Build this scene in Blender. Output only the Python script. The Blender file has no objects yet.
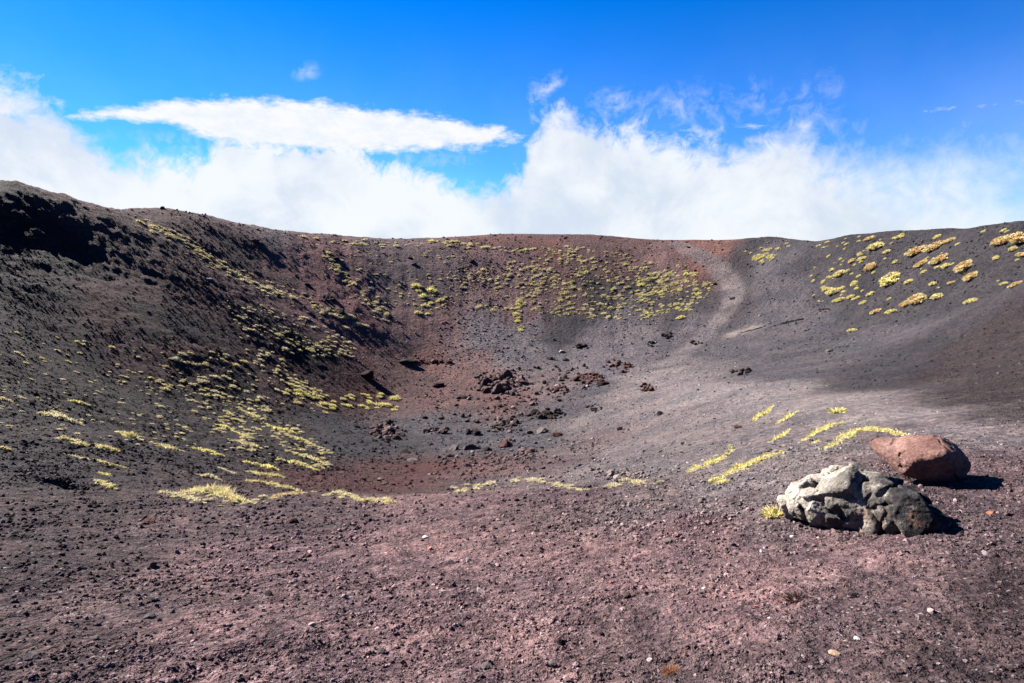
import bpy, bmesh, math
import numpy as np
from mathutils import Vector, Euler

# ------------------------------------------------------------------ camera, world, sun, exposure
S = bpy.context.scene
COL = S.collection
F_PX, CX, CY = 570.0, 512.0, 341.5
PITCH = math.radians(10.0)
EYE = np.array((0.0, 0.0, 1.70))
cd = bpy.data.cameras.new('camera')
cd.sensor_width = 36.0
cd.lens = F_PX / 1024 * 36.0
cd.clip_start = 0.05
cd.clip_end = 20000
cam = bpy.data.objects.new('camera', cd)
COL.objects.link(cam)
cam.location = EYE
cam.rotation_euler = (math.pi / 2 - PITCH, 0, 0)
S.camera = cam

SUN_EL = math.radians(33.8)
SUN_AZ = math.radians(-56.0)          # from the viewing direction, negative is to the left
sunv = Vector((math.sin(SUN_AZ) * math.cos(SUN_EL), math.cos(SUN_AZ) * math.cos(SUN_EL), math.sin(SUN_EL)))
sl = bpy.data.lights.new('sun', 'SUN')
sl.energy = 5.0
sl.angle = math.radians(0.53)
sl.color = (1.0, 0.97, 0.935)
sun = bpy.data.objects.new('sun', sl)
COL.objects.link(sun)
sun.rotation_euler = sunv.to_track_quat('Z', 'Y').to_euler()
S.view_settings.view_transform = 'Standard'
S.view_settings.look = 'None'
EXPO = 2.5
S.view_settings.exposure = EXPO
S.view_settings.gamma = 1.0
S.view_settings.use_curve_mapping = False
S.cycles.max_bounces = 6
S.cycles.transparent_max_bounces = 8
SKY_STRENGTH = 0.05


def pdir(px, py):
    """direction of a picture point: world vector (x, y, z)"""
    px = np.asarray(px, float); py = np.asarray(py, float)
    v = CY - py
    x = px - CX
    y = F_PX * math.cos(PITCH) + v * math.sin(PITCH)
    z = -F_PX * math.sin(PITCH) + v * math.cos(PITCH)
    return x, y, z


def azt(px, py):
    x, y, z = pdir(px, py)
    return np.arctan2(x, y), z / np.hypot(x, y)


# ------------------------------------------------------------------ node helpers
class G:
    """tiny expression helper round a node tree"""
    def __init__(s, nt):
        s.nt = nt

    def node(s, t, **kw):
        n = s.nt.nodes.new(t)
        for k, v in kw.items():
            setattr(n, k, v)
        return n

    def put(s, sock, v):
        if hasattr(v, 'is_linked') or isinstance(v, bpy.types.NodeSocket):
            s.nt.links.new(v, sock)
        else:
            sock.default_value = v

    def m(s, op, a, b=None, c=None, clamp=False):
        n = s.node('ShaderNodeMath', operation=op, use_clamp=clamp)
        s.put(n.inputs[0], a)
        if b is not None: s.put(n.inputs[1], b)
        if c is not None: s.put(n.inputs[2], c)
        return n.outputs[0]

    def sstep(s, v, a, b):
        n = s.node('ShaderNodeMapRange', interpolation_type='SMOOTHSTEP')
        s.put(n.inputs['Value'], v); s.put(n.inputs['From Min'], a); s.put(n.inputs['From Max'], b)
        return n.outputs['Result']

    def noise(s, vec, scale, detail=4.0, rough=0.55, dist=0.0, lac=2.0):
        n = s.node('ShaderNodeTexNoise')
        s.put(n.inputs['Vector'], vec)
        n.inputs['Scale'].default_value = scale
        n.inputs['Detail'].default_value = detail
        n.inputs['Roughness'].default_value = rough
        n.inputs['Distortion'].default_value = dist
        n.inputs['Lacunarity'].default_value = lac
        return n

    def vor(s, vec, scale, feature='F1', rnd=1.0):
        n = s.node('ShaderNodeTexVoronoi', feature=feature)
        s.put(n.inputs['Vector'], vec)
        n.inputs['Scale'].default_value = scale
        n.inputs['Randomness'].default_value = rnd
        return n

    def curve(s, fac, pts):
        """piecewise linear value through (pos 0..1, value 0..1) points"""
        n = s.node('ShaderNodeValToRGB')
        cr = n.color_ramp
        cr.interpolation = 'B_SPLINE' if False else 'LINEAR'
        while len(cr.elements) < len(pts):
            cr.elements.new(0.5)
        for e, (p, v) in zip(cr.elements, pts):
            e.position = p
        for e, (p, v) in zip(cr.elements, pts):
            e.color = (v, v, v, 1)
        s.put(n.inputs['Fac'], fac)
        return n.outputs['Color']

    def mix(s, fac, a, b, blend='MIX'):
        n = s.node('ShaderNodeMix', data_type='RGBA', blend_type=blend)
        s.put(n.inputs[0], fac); s.put(n.inputs[6], a); s.put(n.inputs[7], b)
        return n.outputs[2]

    def vmath(s, op, a, b):
        n = s.node('ShaderNodeVectorMath', operation=op)
        s.put(n.inputs[0], a); s.put(n.inputs[1], b)
        return n.outputs[0]

    def comb(s, x, y, z):
        n = s.node('ShaderNodeCombineXYZ')
        for i, v in enumerate((x, y, z)): s.put(n.inputs[i], v)
        return n.outputs[0]


def build_world():
    w = bpy.data.worlds.new('World')
    S.world = w
    w.use_nodes = True
    nt = w.node_tree
    nt.nodes.clear()
    g = G(nt)
    out = g.node('ShaderNodeOutputWorld')
    sky = g.node('ShaderNodeTexSky', sky_type='NISHITA')
    sky.sun_disc = False
    sky.sun_elevation = SUN_EL
    sky.sun_rotation = SUN_AZ % (2 * math.pi)
    sky.altitude = 1900
    sky.air_density = 1.0
    sky.dust_density = 0.25
    sky.ozone_density = 3.0
    # thin, dry mountain air: deeper blue
    hs = g.node('ShaderNodeHueSaturation')
    hs.inputs['Hue'].default_value = 0.497
    hs.inputs['Saturation'].default_value = 1.45
    hs.inputs['Value'].default_value = 1.0
    g.put(hs.inputs['Color'], sky.outputs[0])
    tc = g.node('ShaderNodeTexCoord')
    sp = g.node('ShaderNodeSeparateXYZ')
    g.put(sp.inputs[0], tc.outputs['Generated'])
    x, y, z = sp.outputs
    az = g.m('ARCTAN2', x, y)
    hyp = g.m('SQRT', g.m('ADD', g.m('MULTIPLY', x, x), g.m('MULTIPLY', y, y)))
    t = g.m('DIVIDE', z, g.m('MAXIMUM', hyp, 1e-4))
    A0, A1, TS = -1.0, 1.0, 0.5
    u = g.m('DIVIDE', g.m('SUBTRACT', az, A0), A1 - A0, clamp=True)

    def prof(pts):
        q = []
        for px, py in pts:
            a, tt = azt(px, py)
            q.append(((float(a) - A0) / (A1 - A0), max(0.0, float(tt) / TS)))
        c = g.curve(u, q)
        return g.m('MULTIPLY', c, TS)

    P = g.comb(az, t, 0.0)
    # domain warp
    wn = g.noise(P, 5.0, 3.0, 0.55)
    wv = g.vmath('SUBTRACT', wn.outputs['Color'], (0.5, 0.5, 0.5))
    wsc = g.vmath('MULTIPLY', wv, (0.10, 0.07, 0.0))
    PW = g.vmath('ADD', P, wsc)
    n1 = g.m('SUBTRACT', g.noise(PW, 8.0, 12.0, 0.64, 0.2).outputs['Fac'], 0.5)
    n2 = g.m('SUBTRACT', g.noise(PW, 36.0, 8.0, 0.66, 0.35).outputs['Fac'], 0.5)
    # the bank of cloud over the rim
    top = prof([(-260, 90), (-120, 60), (0, 74), (35, 90), (65, 112), (90, 138), (112, 152), (160, 160), (200, 152), (222, 132),
                (345, 132), (368, 158), (405, 168), (440, 182), (500, 184), (522, 168), (538, 118), (560, 98), (590, 112),
                (640, 128), (680, 142), (740, 142), (775, 130), (795, 126), (840, 146), (900, 144), (960, 140), (1024, 152), (1150, 140), (1300, 170)])
    soft = g.curve(u, [((float(azt(p, 150)[0]) - A0) / (A1 - A0), v) for p, v in ((0, .07), (120, .065), (330, .05), (500, .06), (540, .07), (660, .055), (800, .10), (900, .2), (1024, .26))])
    d = g.m('SUBTRACT', top, t)
    d = g.m('ADD', d, g.m('MULTIPLY', n1, 0.13))
    d = g.m('ADD', d, g.m('MULTIPLY', n2, 0.11))
    bank = g.sstep(d, g.m('MULTIPLY', soft, -0.30), g.m('MULTIPLY', soft, 0.62))
    # blue gaps low down on the left, thinner stuff
    # lens cloud
    ltop = prof([(50, 117), (72, 112), (120, 104), (180, 98), (240, 96), (300, 97), (350, 104), (410, 109), (470, 120), (512, 128), (532, 135)])
    lbot = prof([(50, 117), (80, 121), (120, 124), (165, 127), (200, 138), (250, 152), (345, 156), (420, 153), (480, 149), (515, 143), (532, 135)])
    n3 = g.m('SUBTRACT', g.noise(g.comb(g.m('MULTIPLY', az, 1.0), g.m('MULTIPLY', t, 2.2), 0.3), 24.0, 10.0, 0.68).outputs['Fac'], 0.5)
    dl = g.m('MINIMUM', g.m('SUBTRACT', ltop, t), g.m('SUBTRACT', t, lbot))
    dl = g.m('ADD', dl, g.m('MULTIPLY', n3, 0.046))
    lens = g.sstep(dl, -0.004, 0.016)
    mask = g.m('MAXIMUM', bank, lens)

    # single wisps
    def wisp(px, py, wx, wy, amp, ang=0.0):
        a, tt = azt(px, py)
        dx = g.m('SUBTRACT', az, float(a)); dy = g.m('SUBTRACT', t, float(tt))
        ca, sa = math.cos(ang), math.sin(ang)
        ex = g.m('DIVIDE', g.m('ADD', g.m('MULTIPLY', dx, ca), g.m('MULTIPLY', dy, sa)), wx / F_PX)
        ey = g.m('DIVIDE', g.m('SUBTRACT', g.m('MULTIPLY', dy, ca), g.m('MULTIPLY', dx, sa)), wy / F_PX)
        r2 = g.m('ADD', g.m('MULTIPLY', ex, ex), g.m('MULTIPLY', ey, ey))
        e = g.m('EXPONENT', g.m('MULTIPLY', r2, -1.0))
        k = g.m('MULTIPLY', e, g.m('ADD', 0.42, g.m('MULTIPLY', n2, 3.2)), clamp=True)
        return g.m('MULTIPLY', k, amp)
    for a in ((306, 72, 12, 7, 0.6, 0.3), (549, 86, 15, 7, 1.0, 0.6), (538, 110, 8, 24, 0.9, 0.1), (664, 122, 12, 14, 0.6, 0), (757, 98, 9, 20, 0.45, 0.2),
              (612, 104, 22, 14, 0.7, 0), (700, 118, 30, 10, 0.3, 0), (985, 128, 45, 22, 0.3, 0.3), (830, 130, 45, 14, 0.45, 0), (800, 112, 40, 26, 0.4, 0.5),
              (235, 150, 80, 14, 0.7, 0), (140, 160, 60, 14, 0.8, 0), (680, 110, 90, 22, 0.45, 0), (430, 160, 60, 10, 0.5, 0), (120, 150, 40, 14, 0.5, 0)):
        mask = g.m('MAXIMUM', mask, wisp(*a))
    # thin veil that pales the sky toward the bank
    veil = g.m('MULTIPLY', g.sstep(t, 0.40, 0.12), 0.10)
    veil2 = g.m('MULTIPLY', g.m('MULTIPLY', g.sstep(az, 0.15, 0.75), g.sstep(t, 0.34, 0.10)), 0.20)
    mask = g.m('MAXIMUM', mask, g.m('MAXIMUM', veil, veil2))
    mask = g.m('MULTIPLY', mask, g.sstep(t, -0.3, -0.05), clamp=True)
    mask = g.m('MULTIPLY', mask, 0.985)
    # cloud tone: brilliant top, faint blue-grey body
    nl = g.noise(PW, 4.5, 5.0, 0.5).outputs['Fac']
    tone = g.sstep(g.m('ADD', nl, g.m('MULTIPLY', n1, 1.0)), 0.28, 0.66)
    k = 2.0 ** -EXPO
    ccol = g.mix(tone, (0.69 * k, 0.775 * k, 0.90 * k, 1), (0.93 * k, 0.965 * k, 1.0 * k, 1))
    ltone = g.sstep(n3, -.16, .12)
    ccol = g.mix(lens, ccol, g.mix(ltone, (0.86 * k, 0.91 * k, .98 * k, 1), (0.98 * k, 0.99 * k, 1.0 * k, 1)))
    b1 = g.node('ShaderNodeBackground'); b2 = g.node('ShaderNodeBackground')
    g.put(b1.inputs['Color'], g.mix(1.0, hs.outputs[0], g.mix(g.sstep(t, .05, .34), (.20, .43, .77, 1), (.07, .475, .71, 1)), 'MULTIPLY')); b1.inputs['Strength'].default_value = SKY_STRENGTH
    g.put(b2.inputs['Color'], ccol); b2.inputs['Strength'].default_value = 1.0
    mx = g.node('ShaderNodeMixShader')
    g.put(mx.inputs[0], mask)
    nt.links.new(b1.outputs[0], mx.inputs[1]); nt.links.new(b2.outputs[0], mx.inputs[2])
    nt.links.new(mx.outputs[0], out.inputs['Surface'])
    w.cycles.sampling_method = 'MANUAL'
    w.cycles.sample_map_resolution = 512


build_world()

# ------------------------------------------------------------------ numeric noise
def _hash(ix, iy, iz, seed):
    with np.errstate(over='ignore'):
        h = (ix.astype(np.uint32) * np.uint32(374761393) + iy.astype(np.uint32) * np.uint32(668265263)
             + iz.astype(np.uint32) * np.uint32(2147483647) + np.uint32(seed * 974711 + 12345))
        h = (h ^ (h >> np.uint32(13))) * np.uint32(1274126177)
        h = (h ^ (h >> np.uint32(16))) * np.uint32(2246822519)
        h = h ^ (h >> np.uint32(15))
    return h.astype(np.float32) * np.float32(2.0 / 4294967295.0) - np.float32(1)


def vn2(x, y, seed=0):
    xi = np.floor(x); yi = np.floor(y)
    fx = (x - xi).astype(np.float32); fy = (y - yi).astype(np.float32)
    xi = xi.astype(np.int64); yi = yi.astype(np.int64)
    u = fx * fx * fx * (fx * (fx * 6 - 15) + 10); v = fy * fy * fy * (fy * (fy * 6 - 15) + 10)
    z = np.zeros_like(xi)
    a = _hash(xi, yi, z, seed); b = _hash(xi + 1, yi, z, seed)
    c = _hash(xi, yi + 1, z, seed); d = _hash(xi + 1, yi + 1, z, seed)
    return (a + (b - a) * u) * (1 - v) + (c + (d - c) * u) * v


def fbm2(x, y, octv=4, seed=0, gain=0.5, ridged=False):
    s = np.zeros(np.shape(x), np.float32); amp = 1.0; tot = 0.0
    c, sn = math.cos(0.6), math.sin(0.6)
    for o in range(octv):
        n = vn2(x, y, seed + o * 17)
        if ridged: n = 1 - 2 * np.abs(n)
        s += amp * n; tot += amp
        amp *= gain
        x, y = (x * c - y * sn) * 2.03 + 5.1, (x * sn + y * c) * 2.03 - 3.7
    return s / tot


def vn3(p, seed=0):
    i = np.floor(p); f = (p - i).astype(np.float32); i = i.astype(np.int64)
    w = f * f * f * (f * (f * 6 - 15) + 10)
    r = 0
    for dx in (0, 1):
        for dy in (0, 1):
            for dz in (0, 1):
                h = _hash(i[:, 0] + dx, i[:, 1] + dy, i[:, 2] + dz, seed)
                r = r + h * (w[:, 0] if dx else 1 - w[:, 0]) * (w[:, 1] if dy else 1 - w[:, 1]) * (w[:, 2] if dz else 1 - w[:, 2])
    return r


def fbm3(p, octv=4, seed=0, gain=0.5, ridged=False):
    s = 0; amp = 1.0; tot = 0.0
    p = np.array(p, float)
    for o in range(octv):
        n = vn3(p, seed + o * 31)
        if ridged: n = 1 - 2 * np.abs(n)
        s = s + amp * n; tot += amp; amp *= gain
        p = p * 2.03 + 7.7
    return s / tot


def ss(x, a, b):
    t = np.clip((x - a) / (b - a), 0, 1)
    return t * t * (3 - 2 * t)


# ------------------------------------------------------------------ the crater: one height field through surveyed points
def wp(px, py, R):
    x, y, z = pdir(px, py)
    h = math.hypot(x, y)
    return (x / h * R, y / h * R, EYE[2] + z / h * R)


CP = []
for c in [
    # foreground bank falling away to the lip
    (512, 683, 2.15), (512, 600, 3.3), (512, 550, 4.7), (500, 515, 6.4), (520, 489, 9.2),
    (256, 683, 2.2), (256, 600, 3.5), (256, 550, 5.2), (250, 505, 8.5),
    (0, 683, 2.4), (0, 600, 4.0), (0, 550, 6.0), (0, 500, 9.5),
    (768, 683, 2.15), (768, 600, 3.2), (768, 550, 4.5), (768, 510, 5.2),
    (1024, 683, 2.3), (1024, 600, 3.4), (850, 529, 4.9), (1024, 540, 4.6), (1000, 490, 6.2), (880, 470, 6.7), (1024, 445, 9.4),
    # beyond the lip
    (520, 474, 20), (500, 460, 29), (400, 494, 13), (380, 478, 22), (620, 474, 15), (700, 472, 10),
    (250, 470, 17), (150, 470, 14), (100, 440, 17), (0, 440, 17), (0, 400, 26),
    # floor
    (470, 440, 41), (470, 410, 52), (480, 380, 63), (410, 395, 60), (420, 360, 72), (340, 405, 52), (310, 425, 43), (380, 445, 38),
    (350, 465, 28), (560, 400, 52), (560, 430, 40), (600, 450, 29), (560, 370, 66),
    # shoulder on the right
    (640, 405, 43), (650, 430, 31), (700, 388, 44), (760, 388, 36), (760, 420, 22), (820, 396, 27), (880, 410, 19), (960, 432, 12), (820, 440, 12),
    # saddle and slope beyond it
    (690, 345, 72), (650, 365, 64), (780, 345, 62), (780, 372, 45), (860, 360, 46), (860, 392, 29), (940, 345, 44), (940, 390, 25), (1024, 340, 38), (1024, 400, 19),
    # far wall
    (400, 345, 74), (480, 345, 75), (560, 340, 77), (640, 330, 80), (700, 310, 82),
    (400, 292, 88), (480, 290, 91), (560, 285, 93), (640, 280, 94), (725, 280, 90),
    (350, 310, 78), (300, 320, 69), (330, 350, 64),
    # left wall
    (250, 300, 67), (200, 350, 50), (200, 400, 42), (100, 380, 40), (100, 300, 53), (0, 340, 39), (0, 300, 48), (0, 240, 60), (100, 240, 66), (200, 260, 74), (270, 265, 85),
    # right wall
    (800, 290, 78), (880, 290, 70), (960, 285, 62), (1024, 280, 55),
    # rim
    (-120, 165, 64), (0, 180, 73), (60, 199, 79), (160, 208, 93), (250, 225, 101), (330, 235, 107), (400, 239, 111), (450, 237, 113), (500, 234, 114), (600, 235, 113),
    (690, 240, 105), (760, 238, 97), (850, 234, 86), (895, 231, 80), (940, 228, 75), (982, 225, 70), (1024, 221, 65), (1150, 205, 52),
]:
    CP.append(wp(*c))
# behind the rim the cone falls away; behind the viewer the ridge goes on
rims = [(-120, 165, 64), (0, 180, 73), (160, 208, 93), (250, 225, 101), (330, 235, 107), (400, 239, 111), (500, 234, 114), (600, 235, 113), (690, 240, 105), (760, 238, 97), (850, 234, 86), (895, 231, 80), (940, 228, 75), (982, 225, 70), (1024, 221, 65), (1150, 205, 52)]
for (px, py, R) in rims:
    x, y, z = wp(px, py, R)
    for k, dz in ((1.14, -3.0), (1.45, -14.0)):
        CP.append((x * k, y * k, z + dz))
CP += [(0, 0.3, 0.0), (0, -3, 0.1), (-3, 0, 0.25), (3, 0, 0.1), (-7, 0, 0.6), (7, 0, 0.1), (-8, -8, 0.5), (8, -8, -0.3), (0, -14, -1.5),
       (-22, 4, 2.2), (-40, 20, 6.0), (-30, -10, -1.0), (-70, 0, -10), (-66, 30, 0.0), (26, 2, 3.0), (40, 12, 7.0), (30, -12, -2), (62, 4, -8),
       (0, -40, -14), (-40, -40, -20), (40, -40, -20), (0, -90, -38), (-90, -40, -38), (90, -40, -38)]
CP = np.array(CP)


def _U(r2):
    return r2 * np.log(r2 + 1e-9)


def tps_fit(P, v, lam=0.0):
    n = len(P)
    d2 = ((P[:, None, :] - P[None, :, :]) ** 2).sum(-1)
    K = _U(d2) + lam * np.eye(n)
    Q = np.c_[np.ones(n), P]
    M = np.zeros((n + 3, n + 3)); M[:n, :n] = K; M[:n, n:] = Q; M[n:, :n] = Q.T
    return np.linalg.solve(M, np.r_[v, 0, 0, 0])


SC = 30.0
TW = tps_fit(CP[:, :2] / SC, CP[:, 2], 0.004)


def tps_eval(X, Y):
    sh = X.shape
    x = X.ravel() / SC; y = Y.ravel() / SC
    out = np.empty(x.shape)
    px = CP[:, 0] / SC; py = CP[:, 1] / SC
    n = len(CP)
    for i in range(0, len(x), 100000):
        a = x[i:i + 100000, None]; b = y[i:i + 100000, None]
        out[i:i + 100000] = _U((a - px) ** 2 + (b - py) ** 2) @ TW[:n] + TW[n] + TW[n + 1] * a[:, 0] + TW[n + 2] * b[:, 0]
    return out.reshape(sh)


# polar sheet: fine in front, coarser behind
AZF = np.radians(62.0)
az_f = np.arange(-AZF, AZF + 1e-9, np.radians(0.1))
az_b = np.linspace(AZF, 2 * math.pi - AZF, 240)[1:-1]
AZ = np.r_[az_f, az_b]
NF = len(az_f)
RR = np.r_[np.geomspace(0.35, 1.5, 40)[:-1], np.geomspace(1.5, 150.0, 860)[:-1], np.geomspace(150, 6000, 60)]
NR, NC = len(RR), len(AZ)
LR = np.log(RR)
X = RR[:, None] * np.sin(AZ)[None, :]
Y = RR[:, None] * np.cos(AZ)[None, :]
# coarse evaluation then linear refinement keeps this fast
ri = np.unique(np.r_[np.arange(0, NR, 3), NR - 1]); ci = np.unique(np.r_[np.arange(0, NF, 4), np.arange(NF, NC, 2), NC - 1, NF - 1])
Hc = tps_eval(X[np.ix_(ri, ci)], Y[np.ix_(ri, ci)])
Rc = RR[ri][:, None]
tt_ = ss(Rc, 132.0, 215.0)
Hc = Hc * (1 - tt_) + (-46.0) * tt_
tmp = np.empty((NR, len(ci)))
for j in range(len(ci)):
    tmp[:, j] = np.interp(np.arange(NR), ri, Hc[:, j])
H = np.empty((NR, NC))
for i in range(NR):
    H[i] = np.interp(np.arange(NC), ci, tmp[i])
H0 = H.copy()


def at_grid(A, X_, Y_):
    """bilinear look-up of a grid array in the front sector"""
    a = np.arctan2(X_, Y_); r = np.log(np.maximum(np.hypot(X_, Y_), RR[0]))
    fi = np.clip(np.interp(r, LR, np.arange(NR)), 0, NR - 1.001)
    fj = np.clip((a + AZF) / np.radians(0.1), 0, NF - 1.001)
    i = fi.astype(int); j = fj.astype(int); u = fi - i; v = fj - j
    if A.ndim == 3: u = u[..., None]; v = v[..., None]
    return (A[i, j] * (1 - u) + A[i + 1, j] * u) * (1 - v) + (A[i, j + 1] * (1 - u) + A[i + 1, j + 1] * u) * v


K0 = int(np.searchsorted(RR, 1.3)); K1 = int(np.searchsorted(RR, 140.0))


def cast(px, py):
    """where the sight line of a picture point meets the ground (x, y, z, camera depth); R<0 if it meets none"""
    px = np.atleast_1d(np.asarray(px, float)); py = np.atleast_1d(np.asarray(py, float))
    out = np.full((len(px), 4), np.nan)
    rows = np.arange(K0, K1)
    for s in range(0, len(px), 8000):
        x, y, z = pdir(px[s:s + 8000], py[s:s + 8000])
        h = np.hypot(x, y); a = np.arctan2(x, y)
        fj = np.clip((a + AZF) / np.radians(0.1), 0, NF - 1.001); j = fj.astype(int); v = fj - j
        hh = H[K0:K1][:, j] * (1 - v) + H[K0:K1][:, j + 1] * v
        dz = EYE[2] + (z / h)[None, :] * RR[rows][:, None] - hh
        below = dz < 0
        hit = below.any(0)
        k = np.clip(below.argmax(0), 1, None)
        q = np.arange(len(a))
        d0 = dz[k - 1, q]; d1 = dz[k, q]
        f = np.clip(d0 / np.where(np.abs(d0 - d1) < 1e-9, 1e-9, d0 - d1), 0, 1)
        R = RR[rows[k - 1]] * (1 - f) + RR[rows[k]] * f
        wx = R * np.sin(a); wy = R * np.cos(a); wz = EYE[2] + z / h * R
        o = np.c_[wx, wy, wz, wy * math.cos(PITCH) - (wz - EYE[2]) * math.sin(PITCH)]
        o[~hit] = np.nan
        out[s:s + 8000] = o
    return out


# ------------------------------------------------------------------ ground colour survey (albedo of ash, scoria, dust; some tones hold painted shade)
RED = (.068, .041, .038); DRED = (.042, .0200, .0185); ASH_SHADE = (.019, .0155, .0152); FG_VIGN = (.036, .0255, .0258); ASH = (.0235, .0225, .0245); BLK = (.0145, .0100, .0098)
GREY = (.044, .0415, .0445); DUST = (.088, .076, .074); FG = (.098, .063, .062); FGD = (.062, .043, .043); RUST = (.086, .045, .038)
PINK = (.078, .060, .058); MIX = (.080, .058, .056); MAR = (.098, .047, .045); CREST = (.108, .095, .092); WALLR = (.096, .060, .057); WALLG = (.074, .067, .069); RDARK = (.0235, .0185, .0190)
ANCH = [
    # foreground; colours darkened toward the corners to paint in a vignette
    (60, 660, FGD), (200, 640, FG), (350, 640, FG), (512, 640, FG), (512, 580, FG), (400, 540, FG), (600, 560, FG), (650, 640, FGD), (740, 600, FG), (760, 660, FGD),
    (850, 620, FGD), (950, 640, FG_VIGN), (1010, 670, FG_VIGN), (1000, 580, FG_VIGN), (900, 570, FGD), (680, 530, FG), (560, 500, FGD), (250, 560, FG), (120, 590, FGD), (40, 560, FG_VIGN), (60, 510, FG_VIGN), (20, 640, FG_VIGN),
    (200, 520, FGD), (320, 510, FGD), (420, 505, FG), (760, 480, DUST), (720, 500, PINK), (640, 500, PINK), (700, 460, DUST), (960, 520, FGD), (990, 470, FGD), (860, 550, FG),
    # shoulder
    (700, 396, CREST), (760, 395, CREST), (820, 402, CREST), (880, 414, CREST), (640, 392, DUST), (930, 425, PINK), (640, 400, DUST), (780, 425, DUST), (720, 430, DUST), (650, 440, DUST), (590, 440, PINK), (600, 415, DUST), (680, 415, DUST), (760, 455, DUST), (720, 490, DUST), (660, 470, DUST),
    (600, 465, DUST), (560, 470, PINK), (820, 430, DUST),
    # path up to the rim
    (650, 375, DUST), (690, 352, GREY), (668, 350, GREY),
    # floor
    (560, 410, GREY), (590, 385, GREY), (540, 385, PINK), (470, 375, RED), (450, 400, RED), (500, 400, RED), (400, 375, RED), (410, 400, RED), (340, 380, DRED), (390, 440, ASH), (340, 425, ASH),
    (350, 445, ASH), (430, 425, GREY), (480, 440, GREY), (420, 470, DRED), (480, 470, RED), (380, 480, DRED), (540, 465, FGD), (540, 440, GREY), (300, 390, DRED),
    # far wall
    (330, 260, MAR), (300, 255, MAR), (340, 290, MAR), (310, 300, MAR), (285, 262, MAR), (350, 325, MAR), (400, 330, WALLR), (420, 345, RUST), (440, 320, WALLR), (390, 250, MIX), (420, 280, MIX), (400, 290, MIX), (470, 280, WALLR),
    (485, 240, RUST), (480, 258, WALLR), (540, 245, RUST), (535, 270, WALLR), (520, 300, WALLR), (560, 280, RED), (620, 260, RED), (600, 300, ASH), (640, 290, ASH), (660, 262, WALLR), (560, 325, ASH), (620, 325, WALLG), (530, 345, WALLG),
    (520, 330, WALLG), (480, 335, WALLG), (450, 260, MIX), (590, 350, WALLG), (650, 345, WALLG), (470, 350, WALLR), (580, 240, RED), (640, 243, RED), (690, 300, ASH), (600, 365, WALLG),
    # right wall
    (720, 243, RUST), (715, 247, RUST), (740, 250, ASH), (760, 270, GREY), (770, 300, GREY), (800, 330, GREY), (750, 340, GREY), (780, 370, GREY), (830, 260, ASH), (850, 300, ASH), (900, 260, ASH),
    (900, 300, ASH), (960, 250, ASH), (960, 300, ASH), (1010, 260, ASH), (880, 340, GREY), (880, 370, ASH), (940, 340, ASH), (1000, 330, RDARK), (950, 370, RDARK), (1010, 380, RDARK), (960, 400, RDARK), (1010, 415, RDARK), (850, 385, ASH), (900, 230, ASH),
    # left wall; slope shade and vignette partly painted into these dark tones
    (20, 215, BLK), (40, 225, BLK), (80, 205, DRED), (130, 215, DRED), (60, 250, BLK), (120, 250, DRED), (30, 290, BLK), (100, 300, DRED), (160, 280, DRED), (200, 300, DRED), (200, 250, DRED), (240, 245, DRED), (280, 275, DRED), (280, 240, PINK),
    (240, 320, DRED), (60, 340, BLK), (70, 290, BLK), (20, 370, BLK), (120, 350, DRED), (190, 350, DRED), (260, 360, DRED), (300, 350, BLK), (140, 390, BLK), (60, 400, ASH_SHADE), (200, 390, ASH_SHADE), (240, 400, ASH_SHADE), (160, 420, ASH_SHADE), (260, 430, ASH_SHADE),
    (20, 430, RDARK), (100, 440, RDARK), (200, 460, RDARK), (280, 460, ASH_SHADE), (40, 470, RDARK), (140, 495, FG_VIGN), (310, 480, DRED), (180, 330, BLK),
]
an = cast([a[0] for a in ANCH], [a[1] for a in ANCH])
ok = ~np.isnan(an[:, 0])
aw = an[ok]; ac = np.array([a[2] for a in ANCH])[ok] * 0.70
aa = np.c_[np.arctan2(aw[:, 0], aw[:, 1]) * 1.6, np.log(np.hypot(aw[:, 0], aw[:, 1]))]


def albedo_at(X_, Y_):
    R = np.hypot(X_, Y_)
    w1 = fbm2(X_ / (0.12 * R + 0.4) + 9, Y_ / (0.12 * R + 0.4), 1, 5) * 0
    n1 = fbm2(X_ * 0.16, Y_ * 0.16, 4, 41); n2 = fbm2(X_ * 0.16 + 40, Y_ * 0.16, 4, 43)
    q0 = np.arctan2(X_, Y_) * 1.6 + n1 * 0.07; q1 = np.log(R + 0.3) + n2 * 0.07
    sh = X_.shape
    q0 = q0.ravel(); q1 = q1.ravel()
    o = np.empty((len(q0), 3))
    for i in range(0, len(q0), 60000):
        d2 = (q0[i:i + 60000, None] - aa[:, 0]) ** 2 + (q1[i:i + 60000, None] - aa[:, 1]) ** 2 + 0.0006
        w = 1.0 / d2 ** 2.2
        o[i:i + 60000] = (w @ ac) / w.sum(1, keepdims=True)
    return o.reshape(sh + (3,))


rj = np.unique(np.r_[np.arange(0, NR, 4), NR - 1]); cj = np.unique(np.r_[np.arange(0, NF, 4), np.arange(NF, NC, 2), NC - 1, NF - 1])
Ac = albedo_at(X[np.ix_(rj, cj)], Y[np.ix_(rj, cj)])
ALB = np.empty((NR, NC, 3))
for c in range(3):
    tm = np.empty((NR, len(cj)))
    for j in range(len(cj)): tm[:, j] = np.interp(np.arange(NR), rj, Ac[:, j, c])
    for i in range(NR): ALB[i, :, c] = np.interp(np.arange(NC), cj, tm[i])

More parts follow.
